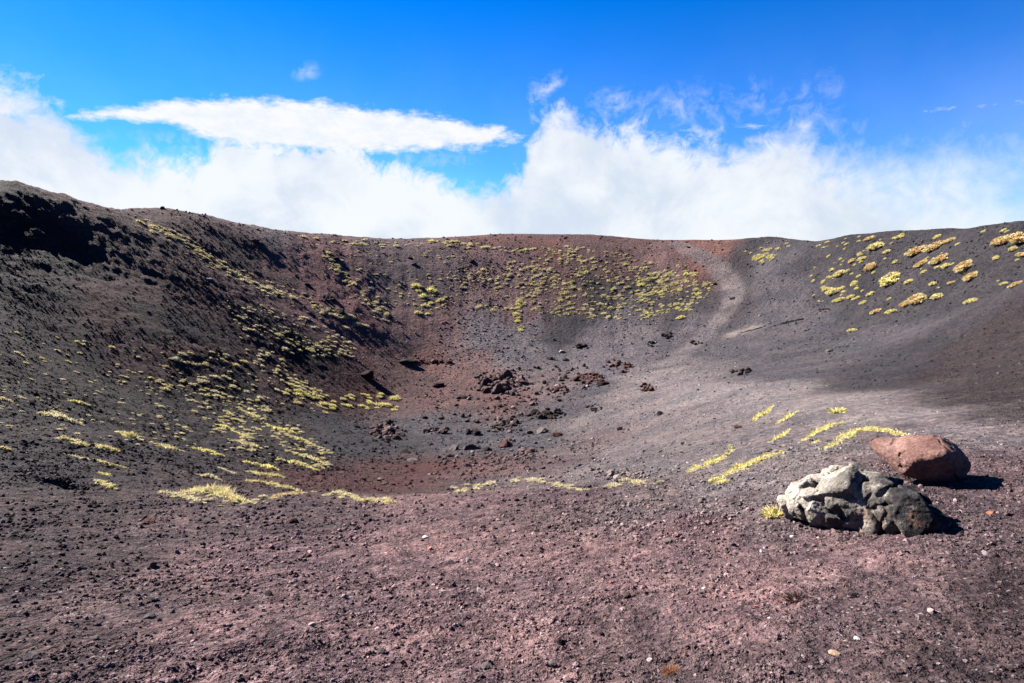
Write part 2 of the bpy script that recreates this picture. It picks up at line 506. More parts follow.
# ------------------------------------------------------------------ relief on the sheet
def near_line(pts, w, Xq, Yq):
    """smooth 0..1 closeness to a ground line given by picture points"""
    c = cast([p[0] for p in pts], [p[1] for p in pts])
    c = c[~np.isnan(c[:, 0])]
    best = np.full(Xq.shape, 1e9)
    for a, b in zip(c[:-1], c[1:]):
        dx, dy = b[0] - a[0], b[1] - a[1]
        t = np.clip(((Xq - a[0]) * dx + (Yq - a[1]) * dy) / (dx * dx + dy * dy + 1e-9), 0, 1)
        best = np.minimum(best, np.hypot(Xq - a[0] - t * dx, Yq - a[1] - t * dy))
    return np.exp(-(best / w) ** 2)


PATH_PTS = [(676, 243), (692, 251), (712, 263), (727, 277), (735, 292), (730, 306), (717, 322), (700, 338), (684, 352), (668, 364), (655, 376), (668, 388), (720, 389), (770, 391), (820, 398), (865, 407), (905, 416), (960, 430), (1023, 446)]
MP = near_line(PATH_PTS, 2.0, X[:, :], Y[:, :])
pc = cast([p[0] for p in PATH_PTS], [p[1] for p in PATH_PTS])
MP_top = near_line(PATH_PTS[:10], 1.35, X, Y)
MP_bot = near_line(PATH_PTS[9:], 1.0, X, Y)
MPATH = np.maximum(MP_top, MP_bot)
tr = (ss(MP_top + .10 * fbm2(X * .7, Y * .7, 3, 92), .08, .75) * .85)[..., None] * (.75 + .25 * fbm2(X * .5, Y * .5, 2, 8))[..., None]
ALB = ALB * (1 - tr) + np.array((.068, .059, .058)) * tr
pl = np.clip(near_line([(737, 333), (748, 330), (758, 327)], 1.1, X, Y) * (.9 + 1.2 * fbm2(X * .9, Y * .9, 4, 66)), 0, 1)[..., None] * .8
ALB = ALB * (1 - pl) + np.array((.115, .098, .088)) * pl
bd = (near_line(PATH_PTS[10:], 1.0, X, Y) * 0)
cb = cast([p[0] for p in PATH_PTS[9:]], [p[1] for p in PATH_PTS[9:]])
cb = cb[~np.isnan(cb[:, 0])]
bw = np.full(X.shape, 1e9)
for a_, b_ in zip(cb[:-1], cb[1:]):
    dx, dy = b_[0] - a_[0], b_[1] - a_[1]
    t_ = np.clip(((X - a_[0]) * dx + (Y - a_[1]) * dy) / (dx * dx + dy * dy + 1e-9), 0, 1)
    bw = np.minimum(bw, np.hypot(X - a_[0] - t_ * dx, Y - a_[1] - t_ * dy))
bd = np.clip(np.exp(-(bw / (.05 * RR[:, None] + .25)) ** 2) * (.62 + .35 * fbm2(X * .8, Y * .8, 3, 93)), 0, .8)[..., None] * (RR[:, None] < 60)[..., None]
ALB = ALB * (1 - bd) + np.array((.080, .070, .068)) * bd
edge = (np.clip(near_line([(742, 262), (752, 285), (748, 305), (735, 322)], 1.6, X, Y), 0, 1) * .35)[..., None]
ALB = ALB * (1 - edge * .5)
rug = np.clip(fbm2(X * 0.05 + 3, Y * 0.05, 3, 77) * 0.8 + 0.65, 0.15, 1.3)
azg = np.arctan2(X, Y)
leftness = ss(-azg, math.radians(8), math.radians(24)) * ss(RR[:, None], 7, 20)
rightness = ss(azg, math.radians(9), math.radians(20)) * ss(RR[:, None], 9, 20)
far = ss(RR[:, None], 70, 84)
amp = (0.55 + 0.45 * leftness - 0.35 * rightness) * rug * (1 - 0.85 * MPATH)
front = ss(RR[:, None], 150, 120)
D = np.zeros_like(H)
D += amp * (1 - .8 * rightness) * 0.36 * fbm2(X * 0.22, Y * 0.22, 3, 1) * ss(RR[:, None], 6, 30)
D += amp * 0.17 * fbm2(X * 0.9, Y * 0.9, 4, 2) * ss(RR[:, None], 3, 18)
D += leftness * 0.16 * (fbm2(X * 1.7, Y * 1.7, 3, 12, 0.6, True)) * rug
# rills that run down the far and left walls
D += far * 0.12 * fbm2(azg * 60, LR[:, None] * 2.0, 3, 9) * ss(RR[:, None], 112, 98)
# hummocky clinker near the viewer
near = ss(RR[:, None], 26, 8)
D += near * (0.045 * fbm2(X * 1.6, Y * 1.6, 3, 21) + 0.021 * fbm2(X * 6.0, Y * 6.0, 3, 22) + 0.009 * fbm2(X * 24, Y * 24, 2, 23, 0.6)) * (1 - 0.5 * rightness)
D += (1 - near) * 0.05 * amp * fbm2(X * 4.2, Y * 4.2, 3, 24)
# hollows under steep little scarps on the upper left, in their own shade
for pts, w_, h_ in (([(-70, 214), (0, 216), (30, 222), (48, 229)], 2.6, 1.05), 
                    ([(105, 275), (138, 310), (190, 342)], 1.0, 0.3), ([(262, 276), (300, 308), (350, 340)], 0.7, 0.3), ([(58, 479), (76, 482), (92, 487)], 0.26, 0.34)):
    D -= h_ * near_line(pts, w_, X, Y) * (0.7 + 0.5 * fbm2(X * 0.6, Y * 0.6, 3, 5))
H = H + D * front
del tmp

# ------------------------------------------------------------------ mesh helpers
def mesh_from(name, V, Fq, mat, smooth=False, cols=None, colname='tint'):
    """V (n,3); Fq (m,3|4) or flat loops"""
    me = bpy.data.meshes.new(name)
    V = np.asarray(V, np.float32); Fq = np.asarray(Fq, np.int32)
    n, k = Fq.shape
    me.vertices.add(len(V)); me.vertices.foreach_set('co', V.ravel())
    me.loops.add(n * k); me.loops.foreach_set('vertex_index', Fq.ravel())
    me.polygons.add(n)
    me.polygons.foreach_set('loop_start', np.arange(0, n * k, k, dtype=np.int32))
    me.polygons.foreach_set('loop_total', np.full(n, k, np.int32))
    me.polygons.foreach_set('use_smooth', np.full(n, smooth, bool))
    if cols is not None:
        a = me.color_attributes.new(colname, 'FLOAT_COLOR', 'POINT')
        c4 = np.ones((len(V), 4), np.float32); c4[:, :3] = cols
        a.data.foreach_set('color', c4.ravel())
    me.update(calc_edges=True)
    me.validate()
    if mat: me.materials.append(mat)
    return me


def obj_of(name, me, loc=(0, 0, 0), rz=0.0, scale=None, kind=None):
    o = bpy.data.objects.new(name, me)
    COL.objects.link(o)
    o.location = loc
    o.rotation_euler = (0, 0, rz)
    if scale is not None: o.scale = scale
    if kind: o['kind'] = kind
    return o


def tag(o, label, cat, group=None):
    o['label'] = label; o['category'] = cat
    if group: o['group'] = group
    return o


# ------------------------------------------------------------------ materials
def new_mat(name):
    m = bpy.data.materials.new(name); m.use_nodes = True
    nt = m.node_tree; nt.nodes.clear()
    g = G(nt)
    out = g.node('ShaderNodeOutputMaterial'); b = g.node('ShaderNodeBsdfPrincipled')
    nt.links.new(b.outputs[0], out.inputs['Surface'])
    return m, g, b


def ground_material():
    m, g, b = new_mat('volcanic_ground')
    at = g.node('ShaderNodeAttribute', attribute_name='tint').outputs['Color']
    P = g.node('ShaderNodeNewGeometry').outputs['Position']
    nA = g.noise(P, 0.35, 5.0, 0.6).outputs['Fac']
    nB = g.noise(P, 2.6, 6.0, 0.65).outputs['Fac']
    nC = g.noise(P, 19.0, 5.0, 0.7).outputs['Fac']
    v1 = g.vor(P, 26.0); v2 = g.vor(P, 75.0)
    c = g.mix(1.0, at, g.mix(g.sstep(nA, .3, .7), (.74, .76, .82, 1), (1.28, 1.2, 1.16, 1)), 'MULTIPLY')
    c = g.mix(1.0, c, g.mix(g.sstep(nB, .3, .7), (.72, .74, .78, 1), (1.30, 1.25, 1.22, 1)), 'MULTIPLY')
    c = g.mix(1.0, c, g.mix(g.sstep(nC, .28, .72), (.62, .62, .64, 1), (1.42, 1.40, 1.38, 1)), 'MULTIPLY')
    # single grains: a few pale, a few rusty
    sv = g.node('ShaderNodeSeparateColor'); g.put(sv.inputs[0], v2.outputs['Color'])
    c = g.mix(1.0, c, g.mix(sv.outputs[0], (.7, .7, .7, 1), (1.3, 1.3, 1.3, 1)), 'MULTIPLY')
    sw = g.node('ShaderNodeSeparateColor'); g.put(sw.inputs[0], v1.outputs['Color'])
    c = g.mix(g.m('MULTIPLY', g.m('GREATER_THAN', sv.outputs[1], .975), .5), c, (.17, .15, .14, 1))
    c = g.mix(g.m('MULTIPLY', g.m('GREATER_THAN', sv.outputs[2], .97), .4), c, (.10, .045, .030, 1))
    nD = g.noise(P, 5.5, 4.0, 0.8, 0.0, 2.3).outputs['Fac']
    c = g.mix(1.0, c, g.mix(g.sstep(nD, .3, .7), (.55, .55, .57, 1), (1.46, 1.45, 1.43, 1)), 'MULTIPLY')
    g.put(b.inputs['Base Color'], c)
    b.inputs['Roughness'].default_value = 1.0
    b.inputs['Specular IOR Level'].default_value = 0.05
    # relief: cinders of several sizes
    h = g.m('MULTIPLY', g.noise(P, 1.3, 6.0, 0.65).outputs['Fac'], 0.22)
    h = g.m('ADD', h, g.m('MULTIPLY', g.m('SUBTRACT', 1.0, v1.outputs['Distance']), 0.018))
    h = g.m('ADD', h, g.m('MULTIPLY', g.m('SUBTRACT', 1.0, v2.outputs['Distance']), 0.007))
    v3 = g.vor(P, 6.5)
    h = g.m('ADD', h, g.m('MULTIPLY', g.m('SUBTRACT', 1.0, v3.outputs['Distance']), 0.05))
    h = g.m('ADD', h, g.m('MULTIPLY', nC, 0.03))
    v4 = g.vor(P, 2.1)
    h = g.m('ADD', h, g.m('MULTIPLY', g.m('SUBTRACT', 1.0, v4.outputs['Distance']), 0.11))
    h = g.m('ADD', h, g.m('MULTIPLY', nD, 0.10))
    bp = g.node('ShaderNodeBump')
    bp.inputs['Strength'].default_value = 0.9
    bp.inputs['Distance'].default_value = 1.0
    g.put(bp.inputs['Height'], h)
    g.put(b.inputs['Normal'], bp.outputs[0])
    return m


M_GROUND = ground_material()


def stone_material():
    """tint attribute (stuff) times object colour (single stones)"""
    m, g, b = new_mat('scoria')
    at = g.node('ShaderNodeAttribute', attribute_name='tint').outputs['Color']
    oc = g.node('ShaderNodeObjectInfo').outputs['Color']
    tc = g.node('ShaderNodeTexCoord').outputs['Object']
    P = g.node('ShaderNodeNewGeometry').outputs['Position']
    n = g.noise(P, 30.0, 6.0, 0.7)
    n2 = g.noise(P, 4.0, 6.0, 0.7)
    c = g.mix(1.0, at, oc, 'MULTIPLY')
    c = g.mix(1.0, c, g.mix(g.sstep(n.outputs['Fac'], .3, .7), (.6, .6, .62, 1), (1.4, 1.38, 1.35, 1)), 'MULTIPLY')
    c = g.mix(1.0, c, g.mix(g.sstep(n2.outputs['Fac'], .3, .7), (.7, .7, .72, 1), (1.3, 1.28, 1.25, 1)), 'MULTIPLY')
    g.put(b.inputs['Base Color'], c)
    b.inputs['Roughness'].default_value = 1.0
    b.inputs['Specular IOR Level'].default_value = 0.04
    bp = g.node('ShaderNodeBump'); bp.inputs['Strength'].default_value = 0.6; bp.inputs['Distance'].default_value = 0.03
    g.put(bp.inputs['Height'], n.outputs['Fac'])
    g.put(b.inputs['Normal'], bp.outputs[0])
    return m


M_STONE = stone_material()


def grass_material():
    m, g, b = new_mat('dry_grass')
    at = g.node('ShaderNodeAttribute', attribute_name='tint').outputs['Color']
    oc = g.node('ShaderNodeObjectInfo').outputs['Color']
    c = g.mix(1.0, at, oc, 'MULTIPLY')
    g.put(b.inputs['Base Color'], c)
    b.inputs['Roughness'].default_value = 0.75
    b.inputs['Specular IOR Level'].default_value = 0.2
    tr = g.node('ShaderNodeBsdfTranslucent'); g.put(tr.inputs['Color'], c)
    mx = g.node('ShaderNodeMixShader'); mx.inputs[0].default_value = 0.35
    nt = m.node_tree
    out = [n for n in nt.nodes if n.type == 'OUTPUT_MATERIAL'][0]
    nt.links.new(b.outputs[0], mx.inputs[1]); nt.links.new(tr.outputs[0], mx.inputs[2]); nt.links.new(mx.outputs[0], out.inputs['Surface'])
    return m


M_GRASS = grass_material()

# ------------------------------------------------------------------ the sheet: ground, and the trodden path cut out of it
idx = np.arange(NR * NC).reshape(NR, NC)
jn = np.r_[np.arange(1, NC), 0]
Fq = np.stack([idx[:-1, :], idx[:-1][:, jn], idx[1:][:, jn], idx[1:, :]], -1).reshape(-1, 4)[:, ::-1]
V = np.stack([X, Y, H], -1).reshape(-1, 3)
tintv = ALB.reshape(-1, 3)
pm = (MPATH + 0.18 * fbm2(X * 0.8, Y * 0.8, 3, 91)) * (RR[:, None] < 108)
pf = (pm[:-1, :] > 0.5).ravel()


def sub_mesh(name, keep):
    f = Fq[keep]
    used = np.unique(f)
    re = np.full(len(V), -1, np.int64); re[used] = np.arange(len(used))
    return mesh_from(name, V[used], re[f], M_GROUND, True, tintv[used])


obj_of('ground', sub_mesh('ground', ~pf), kind='structure')
obj_of('path', sub_mesh('path', pf), kind='structure')

# ------------------------------------------------------------------ stones
rng = np.random.default_rng(7)


def ico(sub):
    bm = bmesh.new()
    bmesh.ops.create_icosphere(bm, subdivisions=sub, radius=1.0)
    v = np.array([x.co[:] for x in bm.verts]); f = np.array([[q.index for q in p.verts] for p in bm.faces])
    bm.free()
    return v, f


ICO1 = ico(1); ICO2 = ico(2); ICO3 = ico(3); ICO4 = ico(4)


def clinker(base, seed, squash=(1, 1, .7), rough=0.35, angular=0.3):
    v, f = base
    r = np.random.default_rng(seed)
    off = r.uniform(-50, 50, 3)
    d = 1 + rough * fbm3(v * 1.3 + off, 3, seed) + 0.12 * fbm3(v * 4 + off, 2, seed + 5, 0.5, True)
    p = v * d[:, None]
    # chop with a few planes: angular lava
    for k in range(7):
        n = r.normal(size=3); n /= np.linalg.norm(n)
        h = r.uniform(0.55, 0.9)
        s = p @ n - h
        p = p - np.where(s > 0, s, 0)[:, None] * n * (0.5 + angular)
    p = p + 0.03 * v * fbm3(v * 9 + off, 2, seed + 9)[:, None]
    p = p * np.array(squash) * r.uniform(.85, 1.15, 3)
    ext = p[:, :2].max() - p[:, :2].min()
    return p / ext, f        # one unit wide


ROCKM = []
for k in range(10):
    p, f = clinker(ICO4, 100 + k, (1, .8, .62), 0.42, 0.45)
    ROCKM.append(mesh_from('rock', p, f, M_STONE, False, np.ones((len(p), 3))))
FINEM = []
for k in range(8):
    p, f = clinker(ICO3, 200 + k, (1, .85, .7), 0.4, 0.45)
    FINEM.append(mesh_from('stone', p, f, M_STONE, False, np.ones((len(p), 3))))


def ground_z(x, y):
    return at_grid(H, np.atleast_1d(x), np.atleast_1d(y))


def ground_rot(x, y, k=.85):
    e = 0.03 * math.hypot(x, y) + .05
    zx = (at_grid(H, np.array([x + e]), np.array([y])) - at_grid(H, np.array([x - e]), np.array([y])))[0] / (2 * e)
    zy = (at_grid(H, np.array([x]), np.array([y + e])) - at_grid(H, np.array([x]), np.array([y - e])))[0] / (2 * e)
    n = Vector((-zx * k, -zy * k, 1)).normalized()
    return n.to_track_quat('Z', 'Y')


def put_stone(px, py, wpx, col, label, cat='stone', name='stone', group=None, meshes=None, flat=1.0, sink=0.15, asp=1.0):
    if py < 340 and wpx > 6: wpx *= .75; flat *= .8
    c = cast([px], [py])[0]
    if np.isnan(c[0]): return None
    w = wpx * c[3] / F_PX
    me = (meshes or FINEM)[int(rng.integers(len(meshes or FINEM)))]
    o = obj_of(name, me)
    z = float(ground_z(c[0], c[1])[0])
    o.location = (c[0], c[1], z + w * (0.30 * flat - sink))
    o.rotation_euler = (rng.uniform(-.3, .3), rng.uniform(-.3, .3), rng.uniform(0, 6.28))
    s = w * 1.05
    o.scale = (s, s, s * flat)
    if asp != 1.0:
        o.rotation_euler = (0, 0, rng.uniform(-.15, .15)); o.scale = (s, s * .8, s * flat)
    o.color = (*(np.array(col) * .74), 1)
    tag(o, label, cat, group)
    return o


C_DARK = (.019, .0135, .013); C_RUST = (.055, .026, .022); C_GREY = (.088, .071, .066); C_PALE = (.24, .20, .19); C_WHITE = (.42, .40, .38); C_TAN = (.22, .15, .10); C_ORANGE = (.17, .075, .045); C_BROWN = (.068, .046, .043); C_STREW = (.062, .044, .042)

# explicit single stones: px, py, width in px, colour, height factor, label
SINGLE = [
    (426, 538, 7, C_WHITE, .8, 'small white stone on the red gravel, highest of the pale stones'),
    (468, 561, 7, C_PALE, .8, 'small pale stone with a dark stone beside it on red gravel'),
    (480, 592, 14, (.2, .15, .14), .7, 'pale pinkish flat stone, largest pale one in the foreground gravel'),
    (344, 597, 7, C_PALE, .8, 'little pale pebble lying left of the pinkish flat stone'),
    (350, 619, 6, C_TAN, .8, 'tiny tan pebble below the little pale pebble'),
    (382, 652, 9, C_GREY, .9, 'grey stone among dark clinkers at the bottom of the picture'),
    (485, 667, 12, C_GREY, .8, 'grey rounded stone close to the bottom edge of the picture'),
    (552, 664, 8, C_GREY, .9, 'grey upright stone right of the rounded grey bottom stone'),
    (561, 644, 11, C_DARK, .9, 'dark clinker above the upright grey stone'),
    (626, 597, 11, C_BROWN, .9, 'brown clinker standing alone right of the pinkish flat stone'),
    (668, 542, 10, C_GREY, .7, 'grey stone on the gravel left of the cracked boulder'),
    (835, 654, 12, C_TAN, .75, 'tan rounded stone on dark gravel below the cracked boulder'),
    (857, 639, 6, C_WHITE, .8, 'tiny white pebble just above the tan rounded stone'),
    (853, 597, 9, C_DARK, 1.0, 'dark upright clinker between the cracked boulder and tan stone'),
    (931, 611, 7, (.32, .2, .18), .8, 'pale pink pebble on dark gravel at lower right'),
    (985, 553, 8, C_PALE, .6, 'pale flat pebble right of the cracked boulder\'s shadow'),
    (991, 513, 9, C_ORANGE, .7, 'orange stone right of the two boulders'),
    (960, 512, 5, C_WHITE, .8, 'tiny white pebble between the two boulder shadows'),
    (940, 503, 7, C_DARK, .8, 'black pebble just below the red boulder\'s shadow'),
    (792, 537, 5, C_WHITE, .8, 'tiny white pebble under the left end of the cracked boulder'),
    (799, 656, 7, C_GREY, .8, 'small grey pebble left of the tan rounded stone'),
    (762, 552, 6, C_PALE, .8, 'pale pebble left below the cracked boulder'),
    (770, 620, 6, C_PALE, .8, 'pale pebble below the dark red clump'),
    (150, 618, 11, C_GREY, .9, 'grey stone of the pair lying in the left gravel'),
    (171, 613, 11, (.1, .085, .08), .8, 'second lighter stone of the pair in the left gravel'),
    (95, 639, 10, C_GREY, .8, 'grey stone left of and below the pair of grey stones'),
    (83, 597, 10, C_BROWN, .8, 'brown stone on the left gravel above the pair'),
    (30, 659, 16, C_GREY, .7, 'grey flat stone in the lower left corner'),
    (152, 566, 9, C_BROWN, 1.0, 'brown clinker in the left gravel under the dark bank'),
    (294, 522, 10, C_RUST, .9, 'dark red clinker on the lip of the gravel bank'),
    (150, 523, 18, C_RUST, .7, 'dark red low rock half buried on the left gravel bank'),
    (269, 595, 11, C_DARK, .9, 'dark clinker in the middle of the left gravel'),
    (311, 625, 8, C_PALE, .7, 'pale pebble right of and below the dark clinker'),
    (906, 478, 6, C_DARK, .8, 'dark pebble at the foot of the red boulder'),
    (620, 430, 7, C_DARK, .8, 'lone dark stone on the grey slope of the crater floor'),
    (660, 415, 9, C_DARK, .8, 'lone dark stone on the pale shoulder below the path'),
    (739, 428, 9, C_RUST, .6, 'dark red stone on the pale dusty shoulder'),
    (558, 436, 11, C_RUST, .8, 'red lava block lying right of the pale lit block'),
    (543, 432, 14, C_GREY, .7, 'grey lit lava block on the crater floor by the dark rubble line'),
    (406, 453, 14, C_DARK, .7, 'black lava rock below the dark rubble mound'),
    (413, 461, 14, C_GREY, .6, 'grey flat lava rock just below the black rock under the mound'),
    (356, 427, 8, C_DARK, .7, 'small black rock left of the dark rubble mound'),
    (424, 418, 9, C_DARK, .6, 'small black rock right above the dark rubble mound'),
    (499, 470, 18, C_BROWN, .7, 'brown lava block near the lip on the crater floor'),
    (507, 446, 15, C_RUST, .8, 'red lava block right of the white lit blocks'),
    (454, 450, 13, C_GREY, .7, 'grey lava block left in the row on the crater floor'),
    (471, 449, 20, C_BROWN, .7, 'brown jagged lava block in the middle of the floor row'),
    (487, 450, 13, C_DARK, .6, 'dark low lava block right in the floor row'),
    (431, 474, 10, C_PALE, .3, 'pale flat stone slab on the red slope under the lip'),
    (464, 398, 18, C_DARK, .4, 'long black low slab on the red crater floor'),
    (366, 377, 21, C_DARK, .75, 'black angular lava block on the red crater floor, left of two'),
    (405, 363, 19, (.02, .019, .02), .7, 'black angular lava block at the foot of the far wall, right of two'),
    (438, 386, 13, C_DARK, .7, 'dark jagged rock in the middle of the red crater floor'),
    (471, 261, 11, (.02, .014, .013), .8, 'black rock jutting from the middle of the far wall'),
    (336, 259, 11, (.02, .016, .015), .8, 'black rock below the rim on the left of the far wall'),
    (410, 258, 9, C_DARK, .8, 'small black rock high on the grey far wall'),
    (414, 264, 9, C_BROWN, .8, 'brown rock just under the small black rock on the far wall'),
    (307, 285, 10, C_DARK, .8, 'dark rock on the red slope left of the far wall'),
    (341, 312, 13, C_DARK, .8, 'dark rock in the yellow streak low on the left far wall'),
    (529, 237, 6, C_DARK, .5, 'dark low rock on the rim above the red far wall'),
    (163, 209, 5, C_RUST, 1.1, 'red pointed rock standing up on the left rim'),
    (142, 212, 9, C_DARK, .6, 'dark rock under the left rim beside the red pointed rock'),
    (210, 231, 9, C_DARK, .8, 'dark rock below the left rim, nearest the yellow streak'),
    (255, 241, 15, (.03, .017, .016), .8, 'dark red outcrop just below the left rim'),
    (277, 228, 7, C_DARK, 1.0, 'dark stone standing on the left rim above the outcrop'),
    (296, 231, 7, C_DARK, 1.0, 'dark stone standing on the rim right of its neighbour'),
    (401, 239, 7, C_DARK, .9, 'dark stone standing on the lowest dip of the rim'),
    (209, 279, 13, (.10, .09, .09), .6, 'pale grey outcrop on the dark left slope'),
    (220, 287, 14, C_DARK, .7, 'black hollow rock below the pale grey outcrop'),
    (687, 242, 7, C_DARK, .5, 'dark rock on the rim where the path comes over, upper one'),
    (689, 247, 6, C_DARK, .5, 'dark rock beside the path just below the rim, lower one'),
    (733, 298, 10, C_DARK, .5, 'dark low rock on the bend of the path'),
    (715, 284, 5, C_DARK, .8, 'small dark rock at the left edge of the path bend'),
    (562, 352, 6, C_PALE, .8, 'small pale rock at the foot of the grey far wall'),
    (550, 359, 8, C_BROWN, .8, 'brown rock left below the small pale rock at the wall foot'),
    (602, 385, 12, C_DARK, .6, 'dark low block right of the reddish rubble heap'),
    (828, 352, 7, C_GREY, .8, 'grey stone in the little group on the grey right slope'),
]
for (px, py, w, col, fl, lab) in SINGLE:
    big = w >= 12 or py < 300
    nm = 'rock' if big else 'stone'
    put_stone(px, py, w, col, lab, nm, nm, None, ROCKM if big else FINEM, fl, 0.17, 2.0 if fl < .5 else 1.0)

# rubble heaps: every block of a heap is a thing
HEAP_BLOCKS = []
HEAPS = [
    (388, 432, 36, 17, 46, 3, 8, C_BROWN, 'dark block in the low rubble mound left on the crater floor', 'blocks of the rubble mound'),
    (492, 383, 38, 20, 44, 3, 10, C_BROWN, 'dark jagged block in the rubble heap at the middle of the crater floor', 'blocks of the middle rubble heap'),
    (437, 432, 22, 7, 12, 3, 7, C_BROWN, 'small block in the short rubble row right of the mound', 'blocks of the short rubble row'),
    (474, 433, 16, 6, 9, 3, 7, C_DARK, 'dark block in the little group left of the dark rubble line', 'blocks of the little floor group'),
    (505, 424, 28, 12, 22, 3, 8, C_BROWN, 'block in the loose heap at the left end of the dark rubble line', 'blocks of the left loose heap'),
    (546, 416, 42, 7, 30, 3, 8, C_DARK, 'dark block in the line of rubble across the crater floor', 'blocks of the dark rubble line'),
    (589, 379, 32, 11, 34, 2.5, 6, C_RUST, 'reddish block in the rubble heap below the grey far wall', 'blocks of the reddish heap'),
    (618, 367, 30, 14, 22, 2, 4.5, C_RUST, 'small reddish block scattered on the grey slope above the reddish heap', 'scattered reddish blocks'),
    (648, 388, 18, 8, 14, 2, 5, C_RUST, 'small block in the group on the grey slope left of the path', 'blocks of the slope group'),
    (594, 409, 16, 6, 10, 2, 5, C_DARK, 'small dark block in the group under the grey slope', 'blocks of the lower slope group'),
    (513, 383, 30, 10, 24, 3, 7, C_BROWN, 'block in the loose rubble right of the middle heap', 'blocks right of the middle heap'),
    (530, 453, 30, 8, 16, 3, 7, C_BROWN, 'block in the scatter below the dark rubble line', 'blocks below the rubble line'),
    (560, 391, 20, 9, 16, 2.5, 6, C_BROWN, 'small block between the middle heap and the reddish heap', 'blocks between the heaps'),
    (668, 336, 10, 6, 8, 2.5, 5, C_DARK, 'dark block in the group at the foot of the yellow dotted wall', 'dark blocks at the wall foot'),
    (651, 344, 7, 5, 5, 2, 4, C_DARK, 'dark block in the small pair of rock knots left below the yellow dots', 'dark blocks in a knot'),
    (696, 344, 13, 5, 8, 2, 4, C_DARK, 'dark block in the group left of the path', 'dark blocks left of the path'),
    (583, 347, 20, 4, 9, 2, 5, C_DARK, 'dark block in the line at the foot of the grey far wall', 'blocks at the grey wall foot'),
    (741, 373, 22, 7, 12, 2, 5, C_DARK, 'dark block in the group on the grey saddle', 'blocks on the saddle'),
    (626, 476, 62, 9, 60, 3, 7, (.085, .066, .062), 'rough block in the pale rubble along the lip of the crater', 'blocks along the lip'),
    (384, 483, 12, 6, 8, 3, 6, C_BROWN, 'brown block in the small group under the lip', 'blocks under the lip'),
    (430, 362, 44, 5, 22, 2, 5, C_RUST, 'small red block strewn right of the black block at the wall foot', 'red blocks at the wall foot'),
    (326, 299, 18, 7, 10, 3, 6, C_DARK, 'dark block in the group on the red left slope of the far wall', 'dark blocks on the red slope'),
    (550, 380, 110, 44, 70, 1.8, 4.5, C_STREW, 'small block strewn thinly over the back of the crater floor', 'strewn floor blocks'),
    (500, 415, 130, 60, 90, 1.8, 5, C_STREW, 'small dark block strewn thinly over the red crater floor', 'strewn dark blocks'),
    (500, 462, 120, 22, 60, 2, 5.5, C_STREW, 'small block strewn over the red slope under the lip', 'strewn slope blocks'),
]
for (px, py, wx, wy, n, s0, s1, col, lab, grp) in HEAPS:
    for k in range(int(n * 1.6)):
        a = rng.uniform(0, 6.28); rr = math.sqrt(rng.uniform(0, 1)) ** 1.25
        jit = rng.uniform(.6, 1.7) * (1.0 if rng.random() > .15 else 1.9)
        c = tuple(np.array(col) * jit)
        w = s0 * .9 + (s1 * 1.3 - s0 * .9) * rng.random() ** 2.4
        HEAP_BLOCKS.append((px + math.cos(a) * rr * wx / 2, py + math.sin(a) * rr * wy / 2, w, c, lab, 'rock', 'rock', grp, FINEM, rng.uniform(.65, 1.1), 0.08))
HEAP_BLOCKS.sort(key=lambda h: -h[2])
for h in HEAP_BLOCKS[:225]:
    put_stone(*h)
Vs, Fs, Cs, off = [], [], [], 0
for (px, py, w, c, *_h) in HEAP_BLOCKS[225:]:
    q = cast([px], [py])[0]
    if np.isnan(q[0]): continue
    me = FINEM[int(rng.integers(len(FINEM)))]
    n = len(me.vertices); v = np.empty(n * 3, np.float32); me.vertices.foreach_get('co', v)
    f = np.empty(len(me.loops), np.int32); me.loops.foreach_get('vertex_index', f)
    s = w * q[3] / F_PX * 1.05; a = rng.uniform(0, 6.28); v = v.reshape(-1, 3) * s
    v = np.c_[v[:, 0] * math.cos(a) - v[:, 1] * math.sin(a) + q[0], v[:, 0] * math.sin(a) + v[:, 1] * math.cos(a) + q[1], v[:, 2] + float(ground_z(q[0], q[1])[0]) + s * .2]
    Vs.append(v); Fs.append(f.reshape(-1, 3) + off); Cs.append(np.tile(np.array(c) * .74, (n, 1))); off += n
rub = obj_of('rubble', mesh_from('rubble', np.concatenate(Vs), np.concatenate(Fs), M_STONE, False, np.concatenate(Cs)), kind='stuff')
rub['label'] = 'small rubble between the lava blocks on the crater floor'

# gravel: sample everywhere, the 230 largest as single stones, the rest one object
def poly_in(px, py, poly):
    ins = np.zeros(px.shape, bool)
    q = len(poly)
    for i in range(q):
        x0, y0 = poly[i]; x1, y1 = poly[(i + 1) % q]
        c = ((y0 > py) != (y1 > py)) & (px < (x1 - x0) * (py - y0) / (y1 - y0 + 1e-12) + x0)
        ins ^= c
    return ins


def scatter(n, box, s0, s1, pw, seed, dens=None):
    r = np.random.default_rng(seed)
    px = r.uniform(box[0], box[2], n); py = r.uniform(box[1], box[3], n)
    c = cast(px, py)
    ok = ~np.isnan(c[:, 0])
    c = c[ok]; px = px[ok]; py = py[ok]
    sz = s0 + (s1 - s0) * r.random(len(c)) ** pw
    cl = fbm2(c[:, 0] / (c[:, 3] * .06 + .2), c[:, 1] / (c[:, 3] * .06 + .2), 3, seed + 3)
    p = np.clip(0.55 + 0.9 * cl, 0.04, 1)
    if dens is not None: p = p * dens(px, py, c)
    keep = r.random(len(c)) < p
    return c[keep], sz[keep], px[keep], py[keep]


def dens_all(px, py, c):
    az = np.arctan2(c[:, 0], c[:, 1]); R = np.hypot(c[:, 0], c[:, 1])
    d = np.ones(len(c))
    rt = ss(az, math.radians(9), math.radians(20)) * ss(R, 9, 20)
    d *= 1 - .45 * rt
    mp = at_grid(MPATH, c[:, 0], c[:, 1])
    d *= 1 - .8 * mp
    d *= np.where((R > 75), .8, 1)
    return d


